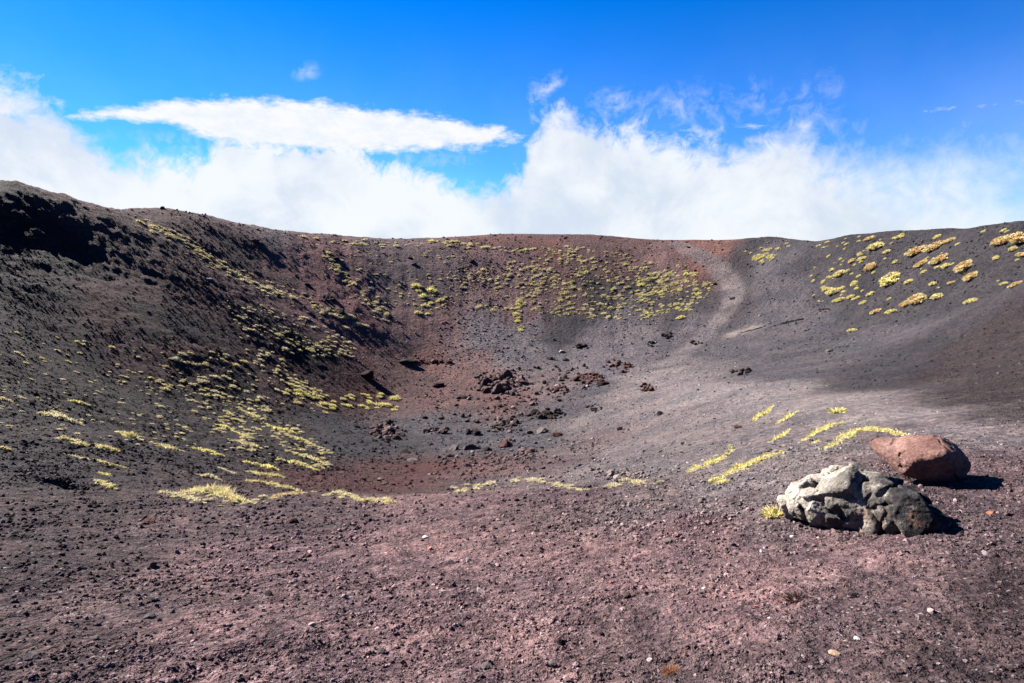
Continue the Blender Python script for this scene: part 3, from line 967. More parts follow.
batches = [
    scatter(130000, (-160, 500, 1180, 780), 0.8, 5.2, 7.5, 11, dens_all),
    scatter(24000, (-160, 440, 1180, 540), 0.9, 4.6, 3.6, 12, dens_all),
    scatter(150000, (-160, 200, 1180, 490), 0.7, 2.8, 4.0, 13, dens_all),
]
gc = np.concatenate([b[0] for b in batches]); gs = np.concatenate([b[1] for b in batches]); gy = np.concatenate([b[3] for b in batches]); gx = np.concatenate([b[2] for b in batches])
vis = (gx > 4) & (gx < 1020) & (gy < 678) & (gy > 495)
order = np.argsort(-np.where(vis, gs, 0))
single = order[:200]
rest = np.setdiff1d(np.arange(len(gc)), single)
al = at_grid(ALB, gc[:, 0], gc[:, 1])
jit = np.exp(rng.normal(0, .38, len(gc)))
pale = rng.random(len(gc))
gcol = al * jit[:, None] * 1.4
gcol = np.where((pale > .985)[:, None], gcol * 2.3, gcol)
gcol = np.where(((pale > .976) & (pale < .985))[:, None], gcol * np.array((1.5, .9, .75)), gcol)
gcol = np.where((pale < .05)[:, None], gcol * .6, gcol)
gcol = np.clip(gcol, .006, .4)
for i in single:
    w = gs[i] * gc[i, 3] / F_PX
    o = obj_of('stone', FINEM[int(rng.integers(len(FINEM)))])
    z = float(ground_z(gc[i, 0], gc[i, 1])[0])
    o.location = (gc[i, 0], gc[i, 1], z + w * .08)
    o.rotation_euler = tuple(rng.uniform(-.6, .6, 2)) + (rng.uniform(0, 6.28),)
    o.scale = (w, w, w * rng.uniform(.7, 1.1))
    o.color = (*gcol[i], 1)
    tag(o, 'small rough red-brown scoria stone lying loose in the foreground gravel', 'stone', 'loose scoria stones in the foreground gravel')


def gravel_mesh(name, ids, base, nvar, seed):
    r = np.random.default_rng(seed)
    var = []
    for k in range(nvar):
        v, f = base
        p = v * (1 + r.uniform(-.32, .32, (len(v), 1))) * r.uniform(.65, 1.2, 3) * np.array((1, 1, .8))
        var.append(p * .5)
    var = np.array(var, np.float32)
    pick = r.integers(0, nvar, len(ids))
    P = var[pick]
    w = (gs[ids] * gc[ids, 3] / F_PX).astype(np.float32)
    a = r.uniform(0, 2 * math.pi, len(ids)).astype(np.float32)
    ca, sa = np.cos(a)[:, None], np.sin(a)[:, None]
    px_ = P[:, :, 0] * ca - P[:, :, 1] * sa; py_ = P[:, :, 0] * sa + P[:, :, 1] * ca
    # tilt
    b = r.uniform(-.8, .8, len(ids)).astype(np.float32); cb, sb = np.cos(b)[:, None], np.sin(b)[:, None]
    pz_ = P[:, :, 2] * cb - px_ * sb; px_ = P[:, :, 2] * sb + px_ * cb
    z = ground_z(gc[ids, 0], gc[ids, 1])
    Vv = np.stack([px_ * w[:, None] + gc[ids, 0][:, None], py_ * w[:, None] + gc[ids, 1][:, None], pz_ * w[:, None] + (z + w * .11)[:, None]], -1)
    nv = base[0].shape[0]
    Ff = base[1][None] + (np.arange(len(ids)) * nv)[:, None, None]
    cc = np.repeat(gcol[ids], nv, 0)
    return mesh_from(name, Vv.reshape(-1, 3), Ff.reshape(-1, 3), M_STONE, False, cc)


big = rest[gs[rest] > 2.6]; small = rest[gs[rest] <= 2.6]


def join_meshes(name, ms):
    Vs, Fs, Cs, o = [], [], [], 0
    for me in ms:
        n = len(me.vertices); v = np.empty(n * 3, np.float32); me.vertices.foreach_get('co', v)
        f = np.empty(len(me.loops), np.int32); me.loops.foreach_get('vertex_index', f)
        c = np.empty(n * 4, np.float32); me.color_attributes['tint'].data.foreach_get('color', c)
        Vs.append(v.reshape(-1, 3)); Fs.append(f.reshape(-1, 3) + o); Cs.append(c.reshape(-1, 4)[:, :3]); o += n
    me = mesh_from(name, np.concatenate(Vs), np.concatenate(Fs), M_STONE, False, np.concatenate(Cs))
    for x in ms: bpy.data.meshes.remove(x)
    return me


grav = obj_of('gravel', join_meshes('gravel', [gravel_mesh('g1', big, ICO2, 14, 1), gravel_mesh('g2', small, ICO1, 20, 2)]), kind='stuff')
grav['label'] = 'loose volcanic gravel and rubble strewn over the slopes'

# ------------------------------------------------------------------ grass, tufts, cushions
G_YEL = (.48, .41, .175); G_BRT = (.58, .51, .18); G_STR = (.48, .40, .22); G_OR = (.54, .37, .19); G_PALE = (.50, .44, .29); G_GRN = (.25, .225, .12)


def blades(base, lean, length, width, cols, r):
    """base (n,3), lean (n,3) unit-ish, returns V,F,C: two quads' worth of tapering strip each"""
    n = len(base)
    side = np.cross(lean, r.normal(size=(n, 3))); side /= np.linalg.norm(side, axis=1, keepdims=True) + 1e-9
    up = np.array((0, 0, 1.0))
    L = length[:, None]; W = width[:, None] * .5
    mid = base + lean * L * .55
    tip = base + lean * L * .95 + np.c_[lean[:, :2], np.zeros(n)] * L * .18 - up * L * .06
    Vv = np.stack([base - side * W, base + side * W, mid + side * W * .8, mid - side * W * .8, tip], 1)
    k = np.arange(n)[:, None] * 5
    F = np.concatenate([k + np.array((0, 1, 2)), k + np.array((0, 2, 3)), k + np.array((3, 2, 4))], 0)
    C = np.repeat(cols, 5, 0)
    return Vv.reshape(-1, 3), F, C


def vary(col, n, r, s=.22):
    c = .78 * np.array(col)[None] * np.exp(r.normal(0, s, (n, 1)))
    return np.clip(c * np.exp(r.normal(0, .07, (n, 3))), .02, .85)


def tuft_mesh(name, seed, col, n, col2=None, h=.55, w=.09, spread=.9):
    """one unit across, blades fan out of a small base"""
    r = np.random.default_rng(seed)
    a = r.uniform(0, 6.283, n); q = np.sqrt(r.random(n))
    lob = 1 + .3 * np.sin(a * 2 + seed) + .2 * np.sin(a * 3 + seed * 2)
    base = np.c_[np.cos(a) * q * .28 * lob, np.sin(a) * q * .28 * lob, np.full(n, -.04)]
    lean = np.c_[np.cos(a) * q * spread, np.sin(a) * q * spread, .45 + .55 * (1 - q) + r.uniform(-.1, .2, n)] + r.normal(0, .16, (n, 3))
    lean /= np.linalg.norm(lean, axis=1, keepdims=True)
    c = vary(col, n, r)
    if col2 is not None:
        m = r.random(n) < .35
        c[m] = vary(col2, int(m.sum()), r)
    V_, F_, C_ = blades(base, lean, h * r.uniform(.55, 1.1, n), np.full(n, w), c, r)
    return mesh_from(name, V_, F_, M_GRASS, False, C_)


def cushion_mesh(name, seed, col, col2, n=520, h=.24):
    """low cushion plant: dome packed with short shoots, one unit across"""
    r = np.random.default_rng(seed)
    a = r.uniform(0, 6.283, n); q = np.sqrt(r.random(n))
    lob = .40 * (1 + .16 * np.sin(a * 2 + seed) + .12 * np.sin(a * 5 + seed * 2))
    x = np.cos(a) * q * lob; y = np.sin(a) * q * lob
    z = h * np.sqrt(np.clip(1 - q ** 2, 0, 1)) * .75 * (.8 + .3 * np.sin(x * 17 + seed) * np.cos(y * 15)) - .03
    base = np.c_[x, y, z]
    lean = np.c_[x * 2.2, y * 2.2, np.full(n, .8)] + r.normal(0, .35, (n, 3))
    lean /= np.linalg.norm(lean, axis=1, keepdims=True)
    m = (np.sin(x * 9 + seed) + np.cos(y * 11 - seed) + r.normal(0, .5, n)) > .35
    c = np.where(m[:, None], vary(col2, n, r, .18), vary(col, n, r, .18))
    V_, F_, C_ = blades(base, lean, .16 * r.uniform(.6, 1.2, n), np.full(n, .085), c, r)
    # a woody dome below the shoots
    v, f = ICO3
    d = v.copy(); d[:, 2] = np.maximum(d[:, 2], -.25)
    aa_ = np.arctan2(d[:, 1], d[:, 0]); lo = .39 * (1 + .16 * np.sin(aa_ * 2 + seed) + .12 * np.sin(aa_ * 5 + seed * 2))
    d = np.c_[d[:, 0] * lo, d[:, 1] * lo, d[:, 2] * h * .72]
    return mesh_from(name, np.r_[V_, d], np.r_[F_, f + len(V_)], M_GRASS, False, np.r_[C_, np.tile(np.array(col2) * .8, (len(d), 1))])


TUFTS = {k: [tuft_mesh('tuft', 300 + i * 10 + s, c, 150, c2, .52, .07, .75) for s in range(3)] for i, (k, c, c2) in enumerate(
    (('yel', G_YEL, G_STR), ('brt', G_BRT, G_YEL), ('str', G_STR, G_PALE), ('grn', G_GRN, G_YEL), ('pale', G_PALE, G_STR), ('brn', (.24, .18, .11), G_STR)))}
CUSH = {k: [cushion_mesh('cushion', 500 + i * 10 + s, c, c2) for s in range(3)] for i, (k, c, c2) in enumerate(
    (('yel', G_BRT, G_STR), ('or', (.54, .43, .21), (.50, .33, .15)), ('brt', G_BRT, G_STR)))}

PLANTS = []    # (x, y, depth, width px, mesh list, height factor, label, group, name, category)


def zone_line(pts, width, n, s0, s1, kinds, lab, grp, seed, pw=1.6, name='grass_tuft', hf=1.0):
    n = int(n * 1.5)
    r = np.random.default_rng(seed)
    P = np.array(pts, float); L = np.r_[0, np.cumsum(np.hypot(*np.diff(P, axis=0).T))]
    t = r.uniform(0, L[-1], n)
    px = np.interp(t, L, P[:, 0]); py = np.interp(t, L, P[:, 1])
    a = r.uniform(0, 6.283, n); q = np.abs(r.normal(0, .5, n)) * width
    emit(px + np.cos(a) * q, py + np.sin(a) * q, s0, s1, kinds, lab, grp, r, pw, name, hf)


def zone_poly(poly, n, s0, s1, kinds, lab, grp, seed, pw=1.6, name='grass_tuft', hf=1.0, clump=.6):
    n = int(n * 1.5) if n > 60 else n
    r = np.random.default_rng(seed)
    P = np.array(poly, float)
    px = r.uniform(P[:, 0].min(), P[:, 0].max(), n * 6); py = r.uniform(P[:, 1].min(), P[:, 1].max(), n * 6)
    k = poly_in(px, py, poly)
    cl = fbm2(px * .06, py * .09, 3, seed)
    k &= r.random(len(px)) < np.clip(.5 + clump * 1.8 * cl, .03, 1)
    px = px[k][:n]; py = py[k][:n]
    emit(px, py, s0, s1, kinds, lab, grp, r, pw, name, hf)


def emit(px, py, s0, s1, kinds, lab, grp, r, pw, name, hf):
    cl = fbm2(px * .11, py * .17, 3, 600) if len(px) > 60 else np.ones(len(px))
    px = px[cl > -.3]; py = py[cl > -.3]
    c = cast(px, py)
    for i in range(len(c)):
        if np.isnan(c[i, 0]): continue
        k = kinds[int(r.integers(len(kinds)))]
        bank = (CUSH if name == 'cushion_plant' else TUFTS)[k]
        PLANTS.append((c[i, 0], c[i, 1], c[i, 3], (s0 + (s1 - s0) * r.random() ** pw) * float(np.exp(r.normal(0, .22))), bank[int(r.integers(3))], hf * r.uniform(.8, 1.15), lab, grp, name))


# far wall
zone_poly([(505, 252), (560, 244), (620, 252), (690, 268), (712, 285), (706, 300), (680, 312), (640, 320), (560, 318), (532, 312), (515, 300), (505, 275)], 820, 1.8, 4.4, ['yel', 'yel', 'str', 'grn', 'pale', 'brn'],
          'small yellow-green shrub in the dense dotted band on the far crater wall', 'shrubs in the dense band on the far wall', 31, 1.8, 'shrub', 1.0, .35)
zone_poly([(610, 262), (690, 268), (712, 285), (706, 300), (690, 312), (640, 318), (640, 290)], 75, 2.6, 6, ['brt', 'yel', 'yel'],
          'bright yellow shrub at the path end of the dense band on the far wall', 'bright shrubs at the path end of the band', 32, 1.7, 'shrub')
zone_line([(328, 256), (345, 275), (366, 298), (390, 318)], 8, 120, 1.8, 4.6, ['yel', 'str', 'yel'], 'yellow shrub in the diagonal streak left on the far wall', 'shrubs of the diagonal streak', 33, 1.8, 'shrub')
zone_poly([(400, 285), (432, 283), (447, 300), (440, 318), (410, 312), (400, 300)], 24, 3, 8, ['brt', 'brt', 'yel'], 'bright yellow shrub in the loose cluster in the middle of the far wall', 'bright shrubs of the middle cluster', 34, 1.4, 'shrub', 1, .1)
zone_poly([(445, 280), (470, 270), (520, 260), (520, 310), (490, 312), (450, 305)], 70, 1.8, 5, ['yel', 'str'], 'pale yellow shrub strewn right of the middle cluster on the far wall', 'strewn shrubs on the far wall', 35, 1.8, 'shrub')
zone_line([(519, 300), (518, 318), (521, 333)], 4, 26, 2.5, 6, ['brt', 'yel'], 'bright yellow shrub in the upright row on the red far wall', 'shrubs of the upright row', 36, 1.5, 'shrub')
zone_poly([(300, 240), (460, 244), (470, 300), (400, 318), (350, 300), (310, 262)], 150, 1.5, 3.6, ['yel', 'str', 'grn'], 'tiny yellow shrub sprinkled over the left half of the far wall', 'tiny shrubs of the far wall', 39, 1.6, 'shrub')
zone_line([(300, 236), (350, 243), (400, 246), (450, 242), (500, 250), (540, 248)], 4, 70, 2.5, 6, ['yel', 'str'], 'yellow shrub just below the top of the rim', 'shrubs below the rim', 37, 1.6, 'shrub')
zone_poly([(735, 262), (745, 250), (790, 243), (790, 252), (760, 264)], 22, 3, 7, ['yel', 'brt'], 'yellow shrub right of the path under the rim', 'shrubs right of the path', 38, 1.4, 'shrub')
# left wall
zone_line([(135, 220), (170, 234), (200, 252), (225, 268), (256, 284)], 7, 260, 1.7, 5.2, ['yel', 'brn', 'str'], 'yellow tuft in the long streak under the left rim', 'tufts of the long left streak', 41)
zone_line([(258, 286), (300, 300), (350, 322), (366, 327)], 9, 190, 1.7, 5.2, ['str', 'yel', 'pale', 'brn'], 'straw yellow tuft in the streak leading down to the crater floor', 'tufts of the lower left streak', 42)
zone_poly([(225, 296), (300, 315), (345, 335), (364, 358), (300, 356), (240, 338)], 220, 1.8, 4.5, ['pale', 'str', 'yel'], 'pale tuft on the dark clinker left above the crater floor', 'pale tufts on the dark clinker', 43)
zone_poly([(160, 350), (270, 350), (330, 400), (330, 415), (250, 400), (160, 395)], 210, 1.6, 6, ['yel', 'str', 'pale'], 'yellow tuft on the dark slope left of the crater floor', 'tufts on the dark left slope', 44)
zone_line([(292, 388), (312, 398), (333, 408)], 8, 75, 2.5, 7, ['yel', 'brt'], 'yellow tuft in the thick clump beside the crater floor', 'tufts of the thick clump', 45, 1.3)
zone_poly([(340, 395), (400, 393), (400, 412), (345, 412)], 30, 3, 8, ['brt', 'brt', 'yel'], 'bright yellow tuft strewn on the edge of the red crater floor', 'bright tufts at the floor edge', 46, 1.3, 'grass_tuft', 1, .1)
zone_poly([(0, 330), (160, 350), (250, 400), (330, 440), (330, 470), (200, 455), (0, 430)], 260, 1.6, 5, ['pale', 'str', 'yel'], 'small pale tuft strewn on the dark gravel of the left slope', 'strewn pale tufts of the left slope', 47)
zone_poly([(180, 400), (260, 400), (335, 455), (330, 470), (250, 460)], 240, 1.8, 6, ['yel', 'str'], 'yellow tuft on the grey gravel between the grass streaks', 'tufts between the grass streaks', 48)
# lip of the bank, shoulder
zone_line([(455, 492), (490, 485), (520, 479), (548, 483), (578, 490), (605, 487), (660, 482)], 4, 90, 3, 11, ['str', 'pale', 'str'], 'dry straw tuft in the pale fringe along the lip of the crater', 'straw tufts of the lip fringe', 53, 1.8)
zone_line([(688, 472), (705, 466), (720, 459), (733, 450)], 5, 22, 3, 8, ['yel', 'str'], 'yellow tuft beside the left long streak on the shoulder', 'tufts beside the left long streak', 54)
zone_line([(712, 482), (730, 473), (748, 465), (768, 456), (785, 452)], 5, 30, 3, 8, ['yel', 'str'], 'yellow tuft beside the right long streak on the shoulder', 'tufts beside the right long streak', 55)
zone_line([(803, 441), (815, 433), (828, 427), (842, 423)], 3, 14, 3, 7, ['yel', 'str'], 'yellow tuft beside the straight streak on the shoulder', 'tufts beside the straight streak', 56)
zone_line([(824, 449), (840, 441), (852, 433), (868, 430), (885, 431), (903, 435)], 3, 22, 3, 7, ['yel', 'str'], 'yellow tuft beside the curved streak behind the boulders', 'tufts beside the curved streak', 57)
zone_line([(160, 493), (205, 499), (245, 503), (300, 494), (345, 495), (402, 503)], 5, 40, 3, 8, ['str', 'yel'], 'straw tuft along the edge of the left gravel bank', 'tufts along the left bank edge', 58)
# right wall
zone_poly([(808, 240), (870, 236), (862, 300), (812, 302)], 56, 2.6, 6.5, ['yel', 'brt'], 'small yellow cushion plant in the loose dots on the grey right slope', 'small cushions of the right slope', 51, 1.6, 'cushion_plant', 1, .3)
zone_poly([(862, 236), (1020, 228), (1020, 300), (880, 306)], 26, 3, 6, ['yel', 'brt'], 'tiny yellow cushion plant between the big cushions on the right slope', 'tiny cushions between the big ones', 52, 1.6, 'cushion_plant', 1, .1)
PL = sorted(PLANTS, key=lambda p: -p[3])
cnt = {}; loose = []
for p in PL:
    x, y, dep, w, me, hf, lab, grp, nm = p
    if cnt.get(nm, 0) >= 290:
        loose.append(p); continue
    cnt[nm] = cnt.get(nm, 0) + 1
    s = w * dep / F_PX * .90
    o = obj_of(nm, me, (x, y, float(ground_z(x, y)[0]) - .02 * s), 0, (s, s, s * hf))
    o.rotation_euler = (ground_rot(x, y) @ Euler((0, 0, rng.uniform(0, 6.28))).to_quaternion()).to_euler()
    tag(o, lab, 'shrub' if nm == 'shrub' else ('cushion plant' if nm == 'cushion_plant' else 'grass tuft'), grp)


def bake(items, name):
    Vs, Fs, Cs, off = [], [], [], 0
    cache = {}
    for (x, y, dep, w, me, hf, *_q) in items:
        if me.name not in cache:
            n = len(me.vertices); v = np.empty(n * 3, np.float32); me.vertices.foreach_get('co', v)
            f = np.empty(len(me.loops), np.int32); me.loops.foreach_get('vertex_index', f)
            c = np.empty(n * 4, np.float32); me.color_attributes['tint'].data.foreach_get('color', c)
            cache[me.name] = (v.reshape(-1, 3), f.reshape(-1, 3), c.reshape(-1, 4)[:, :3])
        v, f, c = cache[me.name]
        s = w * dep / F_PX * .90; a = rng.uniform(0, 6.28)
        q = v * np.array((s, s, s * hf))
        q = np.c_[q[:, 0] * math.cos(a) - q[:, 1] * math.sin(a), q[:, 0] * math.sin(a) + q[:, 1] * math.cos(a), q[:, 2]]
        q = q @ np.array(ground_rot(x, y).to_matrix()).T + np.array((x, y, float(ground_z(x, y)[0]) - .02 * s))
        Vs.append(q); Fs.append(f + off); Cs.append(c); off += len(q)
    return mesh_from(name, np.concatenate(Vs), np.concatenate(Fs), M_GRASS, False, np.concatenate(Cs))


for nm, out, lab in (('shrub', 'shrubbery', 'tiny yellow-green shrubs dotted thickly over the far wall'), ('grass_tuft', 'grass', 'thin pale grass dotted over the dark left slope')):
    it = [p for p in loose if p[8] == nm]
    if it:
        o = obj_of(out, bake(it, out), kind='stuff'); o['label'] = lab

# single cushion plants on the right slope: px, py, width, kind, label
CUSHL = [
    (916, 252, 22, 'or', 'lower left half of the long orange cushion under the right rim'), (936, 247, 24, 'or', 'orange cushion plant at the upper end of the long orange patch'),
    (950, 241, 12, 'or', 'small orange cushion at the very top of the long orange patch'),
    (922, 264, 13, 'or', 'round tan cushion under the long orange patch'), (940, 260, 21, 'or', 'broad orange-tan cushion right under the long orange patch'),
    (964, 267, 19, 'or', 'round orange cushion right of the broad orange-tan one'), (971, 277, 17, 'or', 'rough orange cushion with green below the round orange one'),
    (871, 267, 15, 'or', 'tan slanting cushion in the middle of the right slope'), (870, 239, 13, 'or', 'orange-brown cushion close under the right rim'),
    (876, 247, 17, 'yel', 'yellow double cushion below the orange-brown one'), (887, 252, 10, 'brt', 'small flat yellow cushion right of the double cushion'),
    (898, 238, 11, 'yel', 'yellow slanting cushion close under the rim'), (852, 261, 9, 'or', 'small tan cushion left of the slanting tan one'), (862, 259, 9, 'brt', 'small bright cushion right of the small tan one'),
    (891, 280, 24, 'brt', 'large yellow cushion in the middle of the right slope'), (909, 282, 11, 'yel', 'yellow cushion trailing right of the large yellow one'),
    (840, 274, 15, 'yel', 'yellow oblong cushion left on the right slope'), (832, 270, 8, 'brt', 'small yellow cushion joined to the oblong one'),
    (917, 300, 20, 'or', 'broad tan cushion lowest on the right slope'), (906, 304, 13, 'or', 'tan cushion left beside the lowest broad one'), (891, 312, 13, 'yel', 'pale yellow cushion at the low left of the tan ones'),
    (876, 312, 11, 'or', 'faded tan cushion low on the right slope'), (933, 284, 9, 'brt', 'small yellow-green cushion below the broad orange-tan one'), (951, 283, 7, 'or', 'little tan cushion left of the rough orange one'),
    (937, 297, 14, 'brt', 'yellow flat cushion right above the lowest broad one'), (971, 302, 15, 'brt', 'yellow flat cushion standing alone low on the right'),
    (1004, 284, 8, 'brt', 'small yellow-green cushion near the right edge'), (1016, 285, 13, 'or', 'tan cushion at the right edge, lower one'),
    (1002, 241, 17, 'or', 'broad tan cushion high at the right edge'), (1018, 239, 22, 'or', 'large orange cushion high at the right edge'), (1013, 249, 11, 'yel', 'yellow cushion under the high orange ones at the right edge'),
    (1021, 255, 10, 'or', 'tan cushion cut by the right edge'), (996, 258, 8, 'brt', 'small yellow cushion left of the right edge group'),
    (852, 331, 10, 'brt', 'lone yellow-green cushion on the grey slope above the shoulder'), (863, 303, 8, 'yel', 'small yellow cushion upright low on the slope'),
    (833, 292, 15, 'brt', 'bright yellow cushion clump low left on the right slope'), (840, 300, 12, 'yel', 'yellow flat cushion under the low left clump'), (851, 297, 9, 'yel', 'small yellow cushion right of the low left clump'),
    (871, 294, 9, 'brt', 'small yellow cushion left of the tan low ones'), (946, 266, 10, 'yel', 'pale cushion between the two orange ones'), (924, 272, 8, 'yel', 'small yellow cushion under the round tan one'),
    (895, 262, 7, 'brt', 'tiny yellow cushion between tan and orange patches'), (681, 318, 11, 'brt', 'lone bright yellow cushion at the foot of the dense band by the path'),
    (838, 413, 16, 'brt', 'bright yellow-green cushion on the shoulder above the grass streaks'), (774, 516, 22, 'brt', 'yellow-green grass clump against the left end of the cracked boulder'),
    (857, 489, 9, 'brt', 'small moss cushion behind the cracked boulder'),
]
for (px, py, w, k, lab) in CUSHL[:-1]:
    c = cast([px], [py])[0]
    if np.isnan(c[0]): continue
    s = w * c[3] / F_PX * .9 * rng.uniform(.85, 1.1)
    if py > 400:
        o = obj_of('grass_tuft', TUFTS['brt'][int(rng.integers(3))])
        o.scale = (s, s, s * 1.15); tag(o, lab, 'grass tuft')
    else:
        o = obj_of('cushion_plant', CUSH[k][int(rng.integers(3))]); o.scale = (s * 1.05, s * .95, s); tag(o, lab, 'cushion plant')
    o.location = (c[0], c[1], float(ground_z(c[0], c[1])[0])); o.rotation_euler = (ground_rot(c[0], c[1], .6) @ Euler((0, 0, rng.uniform(0, 6.28))).to_quaternion()).to_euler()


# grass streaks: long low ridges of grass along the small terraces
def streak(pts, wpx, col, col2, lab, dens=1.0, seed=0, hpx=None):
    r = np.random.default_rng(seed + 900)
    P = np.array(pts, float)
    L = np.r_[0, np.cumsum(np.hypot(*np.diff(P, axis=0).T))]
    n = int(max(260, L[-1] * wpx * 6.5) * dens)
    t = r.uniform(0, L[-1], n)
    px = np.interp(t, L, P[:, 0]); py = np.interp(t, L, P[:, 1])
    c = cast(px, py)
    k = ~np.isnan(c[:, 0]); c = c[k]; t = t[k]
    n = len(c)
    if n < 10: return
    dep = np.median(c[:, 3]); m = dep / F_PX
    env = np.sin(np.pi * np.clip(t / L[-1], .12, .88)) ** .6 * (.8 + .25 * np.sin(t * .35 + seed) * np.sin(t * .12 + 2 * seed))
    wid = wpx * m * .62
    clump = fbm2(c[:, 0] * 5 / (m * 60), c[:, 1] * 5 / (m * 60), 3, seed)
    q = r.normal(0, .55, (n, 2)) * (wid * env)[:, None] * np.array((1.25, .9))
    env = env * np.clip(.85 + clump * 1.0, .5, 1.3)
    x = c[:, 0] + q[:, 0]; y = c[:, 1] + q[:, 1]
    z = ground_z(x, y)
    o3 = np.array((c[:, 0].mean(), c[:, 1].mean(), z.mean()))
    base = np.c_[x, y, z - .01] - o3
    lean = np.c_[r.normal(.15, .45, n), r.normal(-.25, .45, n), np.full(n, .75)]
    lean /= np.linalg.norm(lean, axis=1, keepdims=True)
    hgt = (hpx or wpx * .9) * m
    cc = vary(col, n, r)
    mm = r.random(n) < .4
    cc[mm] = vary(col2, int(mm.sum()), r)
    V_, F_, C_ = blades(base, lean, hgt * env * r.uniform(.5, 1.2, n), np.full(n, max(.9 * m, .006)), cc, r)
    o = obj_of('grass_streak', mesh_from('grass_streak', V_, F_, M_GRASS, False, C_), tuple(o3))
    tag(o, lab, 'grass streak')


STREAKS = [
    ([(160, 493), (180, 495), (192, 499), (205, 503)], 6, 'low straw streak leading into the big grass hump on the left bank'),
    ([(186, 494), (205, 491), (222, 494), (246, 503)], 10, 'big golden grass hump on the edge of the left gravel bank'),
    ([(93, 478), (105, 484), (117, 489)], 5, 'yellow grass streak hanging beside the black ledge'),
    ([(95, 471), (110, 476)], 4, 'short yellow streak just above the black ledge'),
    ([(93, 459), (105, 463), (112, 467)], 4, 'thin yellow streak over the short one by the black ledge'),
    ([(112, 464), (127, 468)], 4, 'thin yellow streak right of the black ledge'),
    ([(64, 454), (78, 457), (88, 460)], 4, 'straw streak far left above the black ledge'),
    ([(57, 438), (70, 440), (87, 447)], 5, 'yellow streak in the left field, left of the long row'),
    ([(95, 444), (110, 450), (124, 453)], 5, 'yellow streak in the left field, second of the row'),
    ([(115, 432), (130, 436), (142, 440)], 5, 'yellow streak above the second of the row'),
    ([(150, 442), (165, 447), (183, 451)], 5, 'yellow streak in the middle of the left field row'),
    ([(190, 447), (205, 451), (222, 456)], 5, 'bright yellow streak ending the left field row'),
    ([(68, 400), (78, 402), (88, 405)], 4, 'small yellow streak high in the dark left gravel'),
    ([(0, 398), (10, 401)], 5, 'yellow streak cut by the left edge of the picture'),
    ([(0, 448), (10, 450)], 4, 'small yellow streak at the left edge, lower one'),
    ([(40, 414), (60, 418), (80, 425)], 7, 'broad straw streak in the dark left gravel'),
    ([(195, 474), (210, 477), (224, 481)], 4, 'thin straw streak above the big grass hump'),
    ([(218, 467), (228, 471), (235, 474)], 4, 'thin yellow streak right above the thin straw one'),
    ([(245, 462), (262, 466), (280, 470)], 5, 'yellow streak right in the lower left field'),
    ([(247, 472), (265, 476), (285, 478)], 5, 'yellow streak under the right field streak'),
    ([(247, 481), (270, 484), (300, 491)], 5, 'long yellow streak near the lip of the gravel bank'),
    ([(270, 497), (285, 495), (305, 493)], 5, 'orange-tinted streak on the lip of the gravel bank'),
    ([(325, 496), (345, 493), (362, 500)], 5, 'straw streak on the lip, left of the lip pair'),
    ([(345, 494), (358, 500), (380, 502), (402, 503)], 5, 'yellow streak along the lip of the gravel bank'),
    ([(280, 460), (300, 464), (318, 471)], 5, 'yellow streak at the upper right of the left field'),
    ([(285, 450), (305, 456), (325, 464)], 5, 'yellow streak above its twin at the upper right of the left field'),
    ([(285, 434), (300, 440), (318, 447)], 4, 'thin yellow streak below the thick clump'),
    ([(215, 424), (232, 430), (244, 436)], 4, 'thin yellow streak in the middle of the grey gravel'),
    ([(240, 410), (252, 416), (262, 424)], 4, 'short yellow streak under the dark slope tufts'),
    ([(235, 440), (250, 446), (262, 449)], 4, 'thin yellow streak left of the field centre'),
    ([(265, 424), (280, 430), (300, 434)], 4, 'yellow streak left below the thick clump'),
    ([(688, 472), (705, 466), (720, 459), (733, 450)], 6, 'long yellow streak on the dusty shoulder, left of its twin'),
    ([(712, 482), (730, 473), (748, 465), (768, 456), (785, 452)], 7, 'long yellow streak on the dusty shoulder, right of its twin'),
    ([(753, 421), (763, 414), (773, 406)], 5, 'short yellow streak at the left of the shoulder'),
    ([(776, 424), (786, 418), (798, 411)], 4, 'short pale yellow streak second on the shoulder'),
    ([(768, 443), (780, 437), (790, 429)], 4, 'pale straw streak low in the shoulder group'),
    ([(803, 441), (815, 433), (828, 427), (842, 423)], 5, 'straight yellow streak on the shoulder before the curved one'),
    ([(824, 449), (840, 441), (852, 433), (868, 430), (885, 431), (903, 435)], 7, 'curved bright yellow streak behind the two boulders'),
    ([(811, 444), (818, 442)], 4, 'small yellow tuft streak under the straight one'),
    ([(718, 484), (724, 481)], 6, 'small yellow clump at the low end of the long right streak'),
]
for i, (pts, w, lab) in enumerate(STREAKS):
    c1, c2 = (G_YEL, G_STR) if i % 3 else (G_BRT, G_YEL)
    if 'straw' in lab: c1, c2 = G_STR, G_PALE
    if 'golden' in lab: c1, c2 = G_YEL, G_STR
    if 'orange' in lab: c1, c2 = G_OR, G_STR
    if 'bright' in lab or 'shoulder' in lab: c1, c2 = G_BRT, G_YEL
    if 'fringe' in lab: c1, c2 = (.40, .33, .20), (.46, .38, .22)
    streak(pts, w * (2.3 if 'fringe' in lab else 1.15), c1, c2, lab, .34 if 'fringe' in lab else .8, i, 7 if 'fringe' in lab else None)

